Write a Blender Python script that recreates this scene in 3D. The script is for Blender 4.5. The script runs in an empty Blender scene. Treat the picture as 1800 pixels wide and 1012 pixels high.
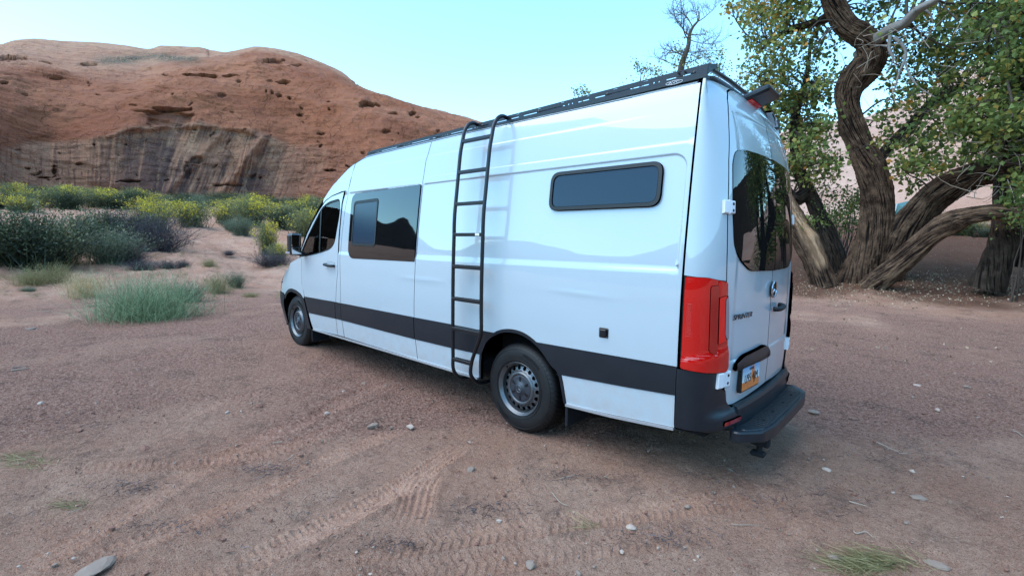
import bpy, math, random
import numpy as np
from mathutils import Vector, Matrix
from mathutils.geometry import delaunay_2d_cdt
RNG = np.random.default_rng(7); random.seed(7)
SC = bpy.context.scene; COL = SC.collection
# ------------------------------------------------------------------ camera, sky, sun, exposure
CAM_F, CAM_YAW, CAM_PITCH, CAM_ROLL = 830.478, math.radians(-47.5539), math.radians(-5.33826), math.radians(0.92425)
CAM = np.array([-2.54385, 2.84644, 1.56682])
_fw = np.array([math.cos(CAM_PITCH)*math.cos(CAM_YAW), math.cos(CAM_PITCH)*math.sin(CAM_YAW), math.sin(CAM_PITCH)])
_r0 = np.array([math.sin(CAM_YAW), -math.cos(CAM_YAW), 0.0]); _u0 = np.cross(_r0, _fw)
_rt = _r0*math.cos(CAM_ROLL)+_u0*math.sin(CAM_ROLL); _up = -_r0*math.sin(CAM_ROLL)+_u0*math.cos(CAM_ROLL)
cd = bpy.data.cameras.new('camera'); cd.sensor_width = 36; cd.lens = CAM_F/1800*36; cd.clip_start = .05; cd.clip_end = 2000
cam = bpy.data.objects.new('camera', cd); COL.objects.link(cam)
cam.matrix_world = Matrix([[_rt[i], _up[i], -_fw[i], CAM[i]] for i in range(3)]+[[0, 0, 0, 1]])
SC.camera = cam
SUN_AZ, SUN_EL = math.radians(62), math.radians(57)      # afterglow behind the camera; azimuth from +X towards +Y
w = bpy.data.worlds.new('World'); SC.world = w; w.use_nodes = True
nt = w.node_tree; nt.nodes.clear()
sky = nt.nodes.new('ShaderNodeTexSky'); sky.sky_type = 'NISHITA'; sky.sun_disc = False
sky.sun_elevation = SUN_EL; sky.sun_rotation = math.pi/2-SUN_AZ; sky.air_density = 1.0; sky.dust_density = .0; sky.ozone_density = 2.0
bg = nt.nodes.new('ShaderNodeBackground'); bg.inputs['Strength'].default_value = .15
wo = nt.nodes.new('ShaderNodeOutputWorld')
mt = nt.nodes.new('ShaderNodeMix'); mt.data_type = 'RGBA'; mt.blend_type = 'MULTIPLY'; mt.inputs[0].default_value = 1; mt.inputs[7].default_value = (.80, 1.10, 1.05, 1)
nt.links.new(sky.outputs[0], mt.inputs[6]); nt.links.new(mt.outputs[2], bg.inputs[0]); nt.links.new(bg.outputs[0], wo.inputs[0])
sl = bpy.data.lights.new('sun', 'SUN'); sl.energy = .95; sl.angle = math.radians(60); sl.color = (1, .93, .82)
sun = bpy.data.objects.new('sun', sl); COL.objects.link(sun)
_sd = Vector((math.cos(SUN_EL)*math.cos(SUN_AZ), math.cos(SUN_EL)*math.sin(SUN_AZ), math.sin(SUN_EL)))
sun.rotation_euler = _sd.to_track_quat('Z', 'Y').to_euler()
SC.view_settings.view_transform = 'Standard'; SC.view_settings.look = 'None'; SC.view_settings.gamma = 1
SC.view_settings.use_curve_mapping = False; SC.view_settings.exposure = 1.75

def ray(x, y):
    return _fw+(x-900)/CAM_F*_rt-(y-506)/CAM_F*_up
def at(x, y, d):
    "world point seen at photo pixel x,y and plan distance d from the camera"
    v = ray(x, y); return CAM+v*(d/math.hypot(v[0], v[1]))

# ------------------------------------------------------------------ helpers
def thing(name, label, cat, loc=(0, 0, 0), group=None):
    o = bpy.data.objects.new(name, None); COL.objects.link(o); o.location = loc; o.empty_display_size = .2
    tag(o, label, cat, group); return o
def tag(o, label=None, cat=None, group=None, kind=None):
    if label: o['label'] = label
    if cat: o['category'] = cat
    if group: o['group'] = group
    if kind: o['kind'] = kind
    return o
def rootloc(p):
    l = np.zeros(3)
    while p is not None:
        l = l+np.array(p.location); p = p.parent
    return l
def mesh(name, V, F, mat, parent=None, smooth=True, normals=None, attrs=None, uv=None, loc=None, midx=None):
    """V (n,3) world coordinates; F list/array of faces, or list of arrays of equal-length faces"""
    V = np.asarray(V, float)
    if isinstance(F, np.ndarray): F = [F]
    elif len(F) and not isinstance(F[0], np.ndarray):
        by = {}
        for f in F: by.setdefault(len(f), []).append(f)
        F = [np.array(v) for v in by.values()]
    F = [f for f in F if len(f)]
    base = rootloc(parent)
    if loc is not None: base = base+np.asarray(loc, float)
    me = bpy.data.meshes.new(name)
    me.vertices.add(len(V)); me.vertices.foreach_set('co', (V-base).astype(np.float32).ravel())
    li = np.concatenate([f.ravel() for f in F]).astype(np.int32)
    cnt = np.concatenate([np.full(len(f), f.shape[1]) for f in F]).astype(np.int32)
    st = np.concatenate([[0], np.cumsum(cnt)[:-1]]).astype(np.int32)
    me.loops.add(len(li)); me.loops.foreach_set('vertex_index', li)
    me.polygons.add(len(cnt)); me.polygons.foreach_set('loop_start', st); me.polygons.foreach_set('loop_total', cnt)
    me.polygons.foreach_set('use_smooth', np.full(len(cnt), bool(smooth)))
    if midx is not None: me.polygons.foreach_set('material_index', np.asarray(midx, np.int32))
    for m in (mat if isinstance(mat, (list, tuple)) else [mat]):
        me.materials.append(m)
    me.update(calc_edges=True)
    if attrs:
        for k, a in attrs.items():
            a = np.asarray(a, np.float32)
            if a.ndim == 1:
                me.attributes.new(k, 'FLOAT', 'POINT').data.foreach_set('value', a)
            else:
                me.attributes.new(k, 'FLOAT_VECTOR', 'POINT').data.foreach_set('vector', a.ravel())
    if uv is not None:
        l = me.uv_layers.new(name='UVMap'); l.data.foreach_set('uv', np.asarray(uv, np.float32)[li].ravel())
    if normals is not None: me.normals_split_custom_set_from_vertices(np.asarray(normals, np.float32).tolist())
    o = bpy.data.objects.new(name, me); COL.objects.link(o)
    if parent is not None: o.parent = parent
    if loc is not None: o.location = loc
    return o
class MB:
    "collects simple solids, then links them as one mesh"
    def __init__(s): s.V = []; s.F = []; s.n = 0
    def add(s, V, F):
        V = np.asarray(V, float); s.V.append(V)
        s.F += [tuple(int(i)+s.n for i in f) for f in F]; s.n += len(V); return s
    def box(s, a, b, bev=0.0, M=None):
        a = np.minimum(a, b).astype(float) if False else np.array(a, float); b = np.array(b, float)
        lo = np.minimum(a, b); hi = np.maximum(a, b); bev = min(bev, *(hi-lo)*.49) if bev else 0
        if not bev:
            V = np.array([[(lo, hi)[i][0], (lo, hi)[j][1], (lo, hi)[k][2]] for i in (0, 1) for j in (0, 1) for k in (0, 1)])
            F = [(0, 1, 3, 2), (4, 6, 7, 5), (0, 4, 5, 1), (2, 3, 7, 6), (0, 2, 6, 4), (1, 5, 7, 3)]
        else:
            V = []; idx = {}
            for i in (0, 1):
                for j in (0, 1):
                    for k in (0, 1):
                        for ax in range(3):
                            q = [lo[0]+bev if i == 0 else hi[0]-bev, lo[1]+bev if j == 0 else hi[1]-bev, lo[2]+bev if k == 0 else hi[2]-bev]
                            q[ax] = (lo, hi)[(i, j, k)[ax]][ax]; idx[i, j, k, ax] = len(V); V.append(q)
            g = lambda i, j, k, ax: idx[i, j, k, ax]
            F = [(g(0,0,0,0),g(0,0,1,0),g(0,1,1,0),g(0,1,0,0)), (g(1,0,0,0),g(1,1,0,0),g(1,1,1,0),g(1,0,1,0)),
                 (g(0,0,0,1),g(1,0,0,1),g(1,0,1,1),g(0,0,1,1)), (g(0,1,0,1),g(0,1,1,1),g(1,1,1,1),g(1,1,0,1)),
                 (g(0,0,0,2),g(0,1,0,2),g(1,1,0,2),g(1,0,0,2)), (g(0,0,1,2),g(1,0,1,2),g(1,1,1,2),g(0,1,1,2))]
            for i in (0, 1):
                for j in (0, 1):
                    F.append((g(i,j,0,0), g(i,j,1,0), g(i,j,1,1), g(i,j,0,1))[::1 if (i == j) else -1])
                    F.append((g(i,0,j,0), g(i,1,j,0), g(i,1,j,2), g(i,0,j,2))[::1 if (i != j) else -1])
                    F.append((g(0,i,j,1), g(1,i,j,1), g(1,i,j,2), g(0,i,j,2))[::1 if (i == j) else -1])
                    for k in (0, 1):
                        F.append((g(i,j,k,0), g(i,j,k,1), g(i,j,k,2)))
            V = np.array(V)
        if M is not None: V = V@np.asarray(M)[:3, :3].T+np.asarray(M)[:3, 3]
        return s.add(V, F)
    def tube(s, P, R, n=10, caps=True):
        V, F = tube(P, R, n, caps); return s.add(V, F)
    def cyl(s, a, b, r, n=20, r2=None): return s.tube([a, b], [r, r if r2 is None else r2], n)
    def build(s, name, mat, parent=None, smooth=False, **k):
        return mesh(name, np.concatenate(s.V), s.F, mat, parent, smooth, **k)
def frames(P):
    P = np.asarray(P, float); T = np.gradient(P, axis=0); T /= np.linalg.norm(T, axis=1, keepdims=True)+1e-12
    a = np.array([0, 0, 1.]) if abs(T[0][2]) < .9 else np.array([1., 0, 0])
    N = np.cross(T[0], a); N /= np.linalg.norm(N); NN = [N]
    for t in T[1:]:
        N = NN[-1]-t*(NN[-1]@t); N /= np.linalg.norm(N)+1e-12; NN.append(N)
    NN = np.array(NN); return T, NN, np.cross(T, NN)
def tube(P, R, n=10, caps=True):
    P = np.asarray(P, float); R = np.broadcast_to(np.asarray(R, float), (len(P),)); T, N, B = frames(P)
    a = np.arange(n)*2*np.pi/n
    V = P[:, None]+R[:, None, None]*(np.cos(a)[None, :, None]*N[:, None]+np.sin(a)[None, :, None]*B[:, None])
    V = V.reshape(-1, 3); F = []
    for i in range(len(P)-1):
        for j in range(n):
            k = (j+1) % n; F.append((i*n+j, i*n+k, (i+1)*n+k, (i+1)*n+j))
    if caps: F += [tuple(range(n))[::-1], tuple((len(P)-1)*n+j for j in range(n))]
    return V, F
def smoothpath(P, n):
    P = np.asarray(P, float); m = len(P)
    t = np.linspace(0, m-1, n); i = np.clip(t.astype(int), 0, m-2); f = (t-i)[:, None]
    g = lambda k: P[np.clip(k, 0, m-1)]
    a, b, c, d = g(i-1), g(i), g(i+1), g(i+2)
    return .5*(2*b+(c-a)*f+(2*a-5*b+4*c-d)*f*f+(3*b-a-3*c+d)*f**3)
def gridfaces(nr, nc, wrap=False):
    i = np.arange(nr-1)[:, None]; j = np.arange(nc if wrap else nc-1)[None]; k = (j+1) % nc
    return np.stack([i*nc+j, i*nc+k, (i+1)*nc+k, (i+1)*nc+j], -1).reshape(-1, 4)
def lathe(prof, n=64):
    "prof (r, h) -> verts around the Y axis, h along +Y"
    prof = np.array(prof, float); a = np.arange(n)*2*np.pi/n
    V = np.stack([prof[:, None, 0]*np.cos(a), np.repeat(prof[:, 1][:, None], n, 1), prof[:, None, 0]*np.sin(a)], -1)
    return V.reshape(-1, 3), gridfaces(len(prof), n, True)
def hermite(xs, ys):
    xs = np.array(xs, float); ys = np.array(ys, float); h = np.diff(xs); d = np.diff(ys)/h
    m = np.zeros(len(xs)); m[0] = d[0]; m[-1] = d[-1]
    for i in range(1, len(xs)-1): m[i] = 0 if d[i-1]*d[i] <= 0 else 2*d[i-1]*d[i]/(d[i-1]+d[i])
    def fn(x):
        x = np.clip(np.asarray(x, float), xs[0], xs[-1]); i = np.clip(np.searchsorted(xs, x, side='right')-1, 0, len(xs)-2)
        t = (x-xs[i])/h[i]
        return (2*t**3-3*t**2+1)*ys[i]+(t**3-2*t*t+t)*h[i]*m[i]+(-2*t**3+3*t*t)*ys[i+1]+(t**3-t*t)*h[i]*m[i+1]
    return fn
_perm = np.random.default_rng(3).permutation(256); _perm = np.concatenate([_perm, _perm, _perm])
_g2 = np.stack([np.cos(np.arange(256)*2.399), np.sin(np.arange(256)*2.399)], -1)
def pn2(x, y):
    xi = np.floor(x).astype(int); yi = np.floor(y).astype(int); xf = x-xi; yf = y-yi; xi &= 255; yi &= 255
    u = xf*xf*xf*(xf*(xf*6-15)+10); v = yf*yf*yf*(yf*(yf*6-15)+10)
    def g(a, b, fx, fy):
        h = _g2[_perm[_perm[(xi+a) & 255]+((yi+b) & 255)]]; return h[..., 0]*fx+h[..., 1]*fy
    a = g(0, 0, xf, yf); b = g(1, 0, xf-1, yf); c = g(0, 1, xf, yf-1); d = g(1, 1, xf-1, yf-1)
    return ((a+(b-a)*u)+((c+(d-c)*u)-(a+(b-a)*u))*v)*1.5
_g3 = np.random.default_rng(5).normal(size=(256, 3)); _g3 /= np.linalg.norm(_g3, axis=1, keepdims=True)
def pn3(x, y, z):
    x, y, z = np.broadcast_arrays(x, y, z)
    xi = np.floor(x).astype(int); yi = np.floor(y).astype(int); zi = np.floor(z).astype(int)
    xf = x-xi; yf = y-yi; zf = z-zi; xi &= 255; yi &= 255; zi &= 255
    f = lambda t: t*t*t*(t*(t*6-15)+10)
    u, v, w_ = f(xf), f(yf), f(zf); r = 0
    for a in (0, 1):
        for b in (0, 1):
            for c in (0, 1):
                h = _g3[_perm[_perm[_perm[(xi+a) & 255]+((yi+b) & 255)]+((zi+c) & 255)]]
                q = h[..., 0]*(xf-a)+h[..., 1]*(yf-b)+h[..., 2]*(zf-c)
                r = r+q*(u if a else 1-u)*(v if b else 1-v)*(w_ if c else 1-w_)
    return r*1.6
def sst(a, b, x): t = np.clip((x-a)/(b-a), 0, 1); return t*t*(3-2*t)

# ------------------------------------------------------------------ materials
class NT:
    def __init__(s, name):
        s.m = bpy.data.materials.new(name); s.m.use_nodes = True; s.t = s.m.node_tree; s.t.nodes.clear()
        s.out = s.t.nodes.new('ShaderNodeOutputMaterial'); s.b = s.t.nodes.new('ShaderNodeBsdfPrincipled')
        s.t.links.new(s.b.outputs[0], s.out.inputs[0])
    def n(s, typ, **k):
        d = s.t.nodes.new('ShaderNode'+typ)
        for a, v in k.items():
            if a.startswith('i_'): s.set(d.inputs[int(a[2:]) if a[2:].isdigit() else a[2:].replace('_', ' ')], v)
            else: setattr(d, a, v)
        return d
    def set(s, i, v):
        if isinstance(v, bpy.types.NodeSocket): s.t.links.new(v, i)
        elif isinstance(v, bpy.types.Node): s.t.links.new(v.outputs[0], i)
        else:
            if isinstance(v, tuple) and len(v) == 3 and i.type == 'RGBA': v = v+(1,)
            i.default_value = v
    def p(s, **k):
        for a, v in k.items(): s.set(s.b.inputs[a.replace('_', ' ')], v)
        return s
    def ramp(s, f, stops, mode='LINEAR'):
        r = s.n('ValToRGB'); s.set(r.inputs[0], f); e = r.color_ramp.elements; r.color_ramp.interpolation = mode
        while len(e) < len(stops): e.new(.5)
        for q, (pos, c) in zip(e, stops):
            q.position = pos; q.color = (c if isinstance(c, tuple) else (c, c, c))+(1,)
        return r.outputs[0]
    def noise(s, scale, detail=4, rough=.6, vec=None, dist=0):
        k = s.n('TexNoise'); s.set(k.inputs['Scale'], scale); s.set(k.inputs['Detail'], detail); s.set(k.inputs['Roughness'], rough); s.set(k.inputs['Distortion'], dist)
        if vec is not None: s.set(k.inputs['Vector'], vec)
        return k.outputs[0]
    def obj(s): return s.n('TexCoord').outputs['Object']
    def geo(s): return s.n('NewGeometry').outputs['Position']
    def mix(s, f, a, b, mode='MIX'):
        k = s.n('Mix', data_type='RGBA', blend_type=mode); s.set(k.inputs[0], f); s.set(k.inputs[6], a); s.set(k.inputs[7], b); return k.outputs[2]
    def math(s, op, a, b=0.0, c=None):
        k = s.n('Math', operation=op); s.set(k.inputs[0], a); s.set(k.inputs[1], b)
        if c is not None: s.set(k.inputs[2], c)
        return k.outputs[0]
    def attr(s, name, out=2): return s.n('Attribute', attribute_name=name).outputs[out]
    def bump(s, h, strength=.5, dist=.01):
        k = s.n('Bump'); s.set(k.inputs['Strength'], strength); s.set(k.inputs['Distance'], dist); s.set(k.inputs['Height'], h)
        s.set(s.b.inputs['Normal'], k.outputs[0]); return s
    def mapv(s, vec, scale):
        k = s.n('Mapping'); s.set(k.inputs[0], vec); k.inputs['Scale'].default_value = scale; return k.outputs[0]
def plain(name, col, rough=.5, metal=0, grain=0.0, gs=60, **k):
    t = NT(name); t.p(Base_Color=col, Roughness=rough, Metallic=metal, **k)
    if grain:
        nn = t.noise(gs, 3, .6, t.obj())
        t.p(Base_Color=t.mix(nn, tuple(c*(1-grain) for c in col), tuple(min(1, c*(1+grain)) for c in col)))
        t.p(Roughness=t.math('ADD', t.math('MULTIPLY', nn, .25), rough-.12)); t.bump(nn, .25, .003)
    return t.m
M = {}
def mats():
    t = NT('white_paint'); n1 = t.noise(1.3, 4, .6, t.geo()); z = t.n('SeparateXYZ', i_0=t.geo()).outputs[2]
    dirt = t.math('MULTIPLY', t.ramp(z, [(.3, 1.), (.7, .35), (1.2, 0.)]), t.ramp(t.noise(9, 6, .7, t.geo()), [(.35, 0.), (.75, 1.)]))
    t.p(Base_Color=t.mix(t.math('MULTIPLY', dirt, .5), t.mix(n1, (.42, .50, .545), (.46, .535, .58)), (.45, .31, .24)), Roughness=.3, Coat_Weight=1.0, Coat_Roughness=.012, Coat_IOR=1.6); M['white'] = t.m
    t = NT('black_plastic_trim'); n1 = t.noise(220, 2, .5, t.geo()); n2 = t.noise(5, 5, .65, t.geo())
    t.p(Base_Color=t.mix(t.ramp(n2, [(.35, 0.), (.8, .6)]), (.006, .011, .017), (.018, .022, .027)), Roughness=.36); t.bump(n1, .2, .0015); M['trim'] = t.m
    M['seal'] = plain('black_rubber_seal', (.003, .003, .004), .45)
    M['dark'] = plain('dark_underbody', (.006, .006, .007), .9)
    M['glass'] = plain('dark_tinted_glass', (.004, .005, .006), .02, IOR=1.75)
    M['glass2'] = plain('smoked_acrylic', (.012, .03, .055), .18, IOR=1.4, grain=0)
    t = NT('clear_glass'); tr = t.n('BsdfTransparent', i_0=(.55, .62, .6)); gl = t.n('BsdfGlossy'); gl.inputs['Roughness'].default_value = .01
    fr = t.n('Fresnel'); fr.inputs[0].default_value = 1.6; mx = t.n('MixShader'); t.set(mx.inputs[0], fr.outputs[0]); t.set(mx.inputs[1], tr.outputs[0]); t.set(mx.inputs[2], gl.outputs[0])
    t.t.links.new(mx.outputs[0], t.out.inputs[0]); M['clear'] = t.m
    M['metal_black'] = plain('black_powder_coat', (.005, .006, .008), .34, grain=.3, gs=90)
    M['rack'] = plain('grey_black_powder_coat', (.014, .018, .026), .4, .2, grain=.3, gs=70)
    t = NT('tyre_rubber'); n1 = t.noise(14, 6, .7, t.geo())
    t.p(Base_Color=t.mix(t.ramp(n1, [(.4, 0.), (.75, 1.)]), (.002, .002, .003), (.010, .008, .007)), Roughness=.62); t.bump(t.noise(150, 3, .5, t.obj()), .2, .002); M['tyre'] = t.m
    M['rim'] = plain('silver_steel_wheel', (.14, .15, .16), .38, .75, grain=.25, gs=25)
    M['cap'] = plain('dark_grey_hub_cap', (.03, .035, .045), .4)
    M['chrome'] = plain('chrome', (.6, .62, .65), .08, 1.0)
    M['badge'] = plain('dark_chrome_badge', (.08, .09, .10), .15, 1.0)
    t = NT('red_lamp_lens'); t.p(Base_Color=(.55, .003, .002), Roughness=.06, Coat_Weight=1.0, Coat_Roughness=.01, IOR=1.5, Subsurface_Weight=0.0)
    z = t.n('SeparateXYZ', i_0=t.geo()).outputs[2]; t.bump(t.n('Math', operation='SINE', i_0=t.math('MULTIPLY', z, 420)), .10, .001); M['red'] = t.m
    M['red2'] = plain('bright_red_lens', (.85, .012, .008), .05, IOR=1.6)
    M['red3'] = plain('deep_red_lens', (.36, .003, .002), .12, Coat_Weight=1.0)
    M['clearlens'] = plain('clear_lamp_lens', (.30, .22, .24), .1, Coat_Weight=1.0)
    M['white_plastic'] = plain('white_painted_bracket', (.74, .76, .78), .35)
    M['seat'] = plain('blue_grey_seat_fabric', (.16, .24, .30), .8, grain=.2)
    M['mirror'] = plain('mirror_glass', (.8, .8, .8), .01, 1.0)
    M['galv'] = plain('galvanised_sill', (.45, .45, .46), .45, .5)
    # sand and gravel
    t = NT('red_sand'); g = t.geo(); gr = t.attr('gravel'); li = t.attr('litter')
    n1 = t.noise(.9, 6, .62, g); n2 = t.noise(7, 6, .7, g); n3 = t.noise(45, 5, .75, g); n4 = t.noise(190, 3, .7, g)
    sand = t.mix(t.ramp(n1, [(.33, 0.), (.68, 1.)]), (.54, .28, .185), (.70, .44, .315))
    sand = t.mix(t.ramp(n2, [(.42, 0.), (.75, .6)]), sand, (.40, .22, .16))
    grav = t.mix(t.ramp(n3, [(.38, 0.), (.62, 1.)]), (.33, .15, .11), (.66, .39, .29))
    c = t.mix(gr, sand, grav)
    trk = t.attr('track'); inv = t.math('SUBTRACT', 1.0, t.math('MULTIPLY', trk, .34)); inv2 = t.math('SUBTRACT', 1.0, t.math('MULTIPLY', trk, .35)); c = t.mix(t.math('MULTIPLY', t.ramp(n4, [(.34, .95), (.46, 0.)]), inv), c, (.12, .055, .038))  # dark grains: grit tone plus painted shade of tiny pits
    n7 = t.noise(26, 5, .8, g); c = t.mix(t.math('MULTIPLY', t.math('ADD', .35, t.math('MULTIPLY', gr, .65)), t.ramp(n7, [(.40, .75), (.50, 0.)])), c, (.17, .08, .062)); c = t.mix(t.math('MULTIPLY', t.math('ADD', .25, t.math('MULTIPLY', gr, .75)), t.ramp(n7, [(.56, 0.), (.66, .6)])), c, (.66, .46, .37))  # coarser mottling; its dark side also paints shade between stones
    vor = t.n('TexVoronoi', feature='F1'); vor.inputs['Scale'].default_value = 34; t.set(vor.inputs['Vector'], g)
    sp = t.math('MULTIPLY', t.ramp(vor.outputs['Distance'], [(.10, 1.), (.2, 0.)]), t.ramp(t.n('SeparateColor', i_0=vor.outputs['Color']).outputs[0], [(.82, 0.), (.9, 1.)]))
    c = t.mix(t.math('MULTIPLY', sp, .8), c, t.ramp(t.n('SeparateColor', i_0=vor.outputs['Color']).outputs[1], [(0., (.5, .43, .40)), (.4, (.3, .28, .28)), (.7, (.34, .15, .11)), (1., (.62, .55, .5))]))
    v2 = t.n('TexVoronoi', feature='F1'); v2.inputs['Scale'].default_value = 11; t.set(v2.inputs['Vector'], t.mapv(g, (1, 1, .2)))
    n6 = t.noise(95, 4, .8, g); c = t.mix(t.ramp(n6, [(.34, .85), (.44, 0.)]), c, (.15, .07, .048)); c = t.mix(t.ramp(n6, [(.54, 0.), (.66, .75)]), c, (.72, .52, .42))  # grit specks, the dark ones partly pit shade put into colour
    c = t.mix(t.math('MULTIPLY', t.math('MULTIPLY', inv, t.ramp(t.noise(2.2, 5, .7, g), [(.52, 0.), (.68, 1.)])), t.math('MULTIPLY', t.ramp(n3, [(.45, 1.), (.6, 0.)]), .75)), c, (.14, .095, .08))
    c = t.mix(t.math('MULTIPLY', li, .85), c, (.13, .062, .042))  # leaf litter tone, deepened to paint in the canopy's shade
    lf = t.math('MULTIPLY', t.math('MULTIPLY', t.ramp(v2.outputs['Distance'], [(.16, 1.), (.24, 0.)]), t.ramp(t.n('SeparateColor', i_0=v2.outputs['Color']).outputs[0], [(.45, 0.), (.55, 1.)])), li)
    c = t.mix(lf, c, t.mix(t.n('SeparateColor', i_0=v2.outputs['Color']).outputs[1], (.42, .30, .19), (.16, .11, .08)))
    t.p(Base_Color=c, Roughness=1.0, Specular_IOR_Level=.0)
    h = t.math('ADD', t.math('MULTIPLY', n3, t.math('ADD', .5, gr)), t.math('ADD', t.math('MULTIPLY', n4, .35), t.math('MULTIPLY', sp, .5)))
    h = t.math('ADD', h, t.math('MULTIPLY', n6, .5)); h = t.math('MULTIPLY', t.math('ADD', h, n7), inv2); t.bump(h, 1.0, .04); M['sand'] = t.m
    # sandstone
    t = NT('red_sandstone'); g = t.geo(); uv = t.n('UVMap').outputs[0]; up_ = t.attr('pale'); var = t.attr('varnish'); recess_shade = t.attr('hollow')
    n1 = t.noise(.09, 6, .6, g, .4); n2 = t.noise(.7, 8, .65, g); n3 = t.noise(4.5, 6, .7, g)
    c = t.mix(t.ramp(n1, [(.35, 0.), (.65, 1.)]), (.29, .095, .047), (.44, .18, .10))
    c = t.mix(up_, c, t.mix(n2, (.45, .23, .145), (.56, .33, .22)))
    c = t.mix(t.ramp(n2, [(.5, 0.), (.75, .55)]), c, (.27, .10, .065))
    c = t.mix(t.ramp(n3, [(.60, 0.), (.75, .4)]), c, (.20, .08, .055))
    wv = t.n('VectorMath', operation='ADD', i_0=uv, i_1=t.n('VectorMath', operation='SCALE', i_0=t.n('TexNoise', i_Scale=.35, i_Detail=4.0, i_Vector=uv).outputs[1], i_Scale=.45).outputs[0]).outputs[0]
    big = t.noise(.20, 5, .65, uv); s0 = t.noise(.38, 4, .6, t.mapv(wv, (1.0, .10, 1))); s1 = t.noise(1.5, 4, .7, t.mapv(wv, (1.0, .04, 1))); s2 = t.noise(.9, 5, .75, t.mapv(wv, (1.0, .035, 3.1)))
    wall = t.attr('wall'); c = t.mix(t.math('MULTIPLY', wall, .7), c, t.mix(n2, (.46, .20, .115), (.66, .39, .25)))
    fine = t.noise(2.4, 4, .75, t.mapv(wv, (1.0, .03, 5.1)))
    c = t.mix(t.math('MULTIPLY', t.math('MULTIPLY', wall, .75), t.ramp(t.math('ADD', t.math('MULTIPLY', fine, .6), t.math('MULTIPLY', s1, .4)), [(.52, 0.), (.58, 1.)])), c, (.19, .085, .062))
    dk = t.math('MULTIPLY', t.math('MULTIPLY', t.ramp(t.math('ADD', t.math('MULTIPLY', s0, .55), t.math('MULTIPLY', s1, .45)), [(.40, 0.), (.50, 1.)]), t.ramp(big, [(.36, .4), (.52, 1.)])), var)
    c = t.mix(t.math('MULTIPLY', dk, .92), c, t.mix(s1, (.05, .032, .034), (.13, .075, .07)))
    pl = t.math('MULTIPLY', t.ramp(s2, [(.53, 0.), (.62, 1.)]), t.math('MULTIPLY', var, t.ramp(t.noise(.3, 3, .6, uv), [(.45, .0), (.6, 1.)])))
    c = t.mix(t.math('MULTIPLY', pl, .7), c, t.mix(s1, (.62, .42, .28), (.50, .27, .16)))
    c = t.mix(t.math('MULTIPLY', recess_shade, .8), c, (.06, .03, .025))  # shade inside hollows and under the overhang painted into the rock
    c = t.mix(t.ramp(t.n('TexVoronoi', feature='DISTANCE_TO_EDGE', i_Scale=.22, i_Vector=t.n('VectorMath', operation='ADD', i_0=t.mapv(g, (1, 1, 1.6)), i_1=t.n('VectorMath', operation='SCALE', i_0=t.n('TexNoise', i_Scale=.45, i_Detail=6.0, i_Vector=g).outputs[1], i_Scale=7.0).outputs[0]).outputs[0]).outputs[0], [(0., .12), (.008, 0.)]), c, (.10, .04, .028))
    st_ = t.noise(1.3, 6, .7, t.mapv(g, (.16, .16, 2.2)), .8); c = t.mix(t.math('MULTIPLY', t.ramp(st_, [(.50, 0.), (.58, .5)]), t.math('SUBTRACT', 1.0, var)), c, (.27, .095, .06))
    veg = t.attr('scrub'); c = t.mix(t.math('MULTIPLY', veg, t.ramp(n3, [(.42, 0.), (.5, 1.)])), c, (.07, .075, .05))
    t.p(Base_Color=c, Roughness=.9, Specular_IOR_Level=.2)
    strata = t.noise(1.0, 7, .7, t.mapv(g, (.12, .12, 1.6)), .6)
    cr = t.n('TexVoronoi', feature='DISTANCE_TO_EDGE'); cr.inputs['Scale'].default_value = .16; t.set(cr.inputs['Vector'], t.n('VectorMath', operation='ADD', i_0=g, i_1=t.n('VectorMath', operation='SCALE', i_0=t.n('TexNoise', i_Scale=.5, i_Detail=5.0, i_Vector=g).outputs[1], i_Scale=5.0).outputs[0]).outputs[0])
    h = t.math('ADD', t.math('MULTIPLY', strata, .6), t.math('ADD', n2, t.math('MULTIPLY', n3, .35)))
    h = t.math('SUBTRACT', h, t.ramp(cr.outputs[0], [(0., .22), (.02, 0.)]))
    t.bump(h, 1.0, .8); M['rock'] = t.m
    t = NT('backlit_scrub_slope'); g = t.geo(); n1 = t.noise(.5, 7, .7, g); t.p(Base_Color=t.mix(n1, (.012, .010, .008), (.05, .036, .028)), Roughness=1.0, Specular_IOR_Level=0.); t.bump(n1, .8, .5); M['scrub'] = t.m  # dark scrub tone with the hills' backlit shade painted in
    t = NT('pale_slickrock'); g = t.geo(); n1 = t.noise(.12, 6, .6, t.mapv(g, (1, 1, 3)), .6); n2 = t.noise(1.2, 7, .7, g)
    c = t.mix(t.ramp(n1, [(.3, 0.), (.7, 1.)]), (.42, .225, .155), (.57, .36, .275)); c = t.mix(t.ramp(n2, [(.55, 0.), (.75, .5)]), c, (.28, .14, .11))
    t.p(Base_Color=c, Roughness=.9); t.bump(t.math('ADD', n1, n2), .8, .4); M['rock2'] = t.m
    def bark(name, dark, mid, pale):
        t = NT(name); g = t.geo(); rd = t.attr('ridge'); n1 = t.noise(3, 6, .65, g); n2 = t.noise(26, 5, .7, g); pt = t.attr('bare')
        c = t.mix(t.ramp(rd, [(.46, 0.), (.80, 1.)]), dark, t.mix(t.ramp(n1, [(.35, 0.), (.65, 1.)]), mid, pale))
        c = t.mix(t.ramp(n2, [(.5, 0.), (.75, .6)]), c, dark)
        c = t.mix(pt, c, t.mix(n1, (.42, .22, .10), (.46, .34, .24)))
        t.p(Base_Color=c, Roughness=.9, Specular_IOR_Level=.2); t.bump(t.math('ADD', n2, t.math('MULTIPLY', rd, 2.)), .6, .03); return t.m
    M['bark'] = bark('furrowed_cottonwood_bark', (.010, .006, .005), (.034, .017, .010), (.165, .10, .063))
    M['bark_dark'] = bark('dark_furrowed_bark', (.008, .006, .005), (.030, .019, .013), (.085, .058, .042))
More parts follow.
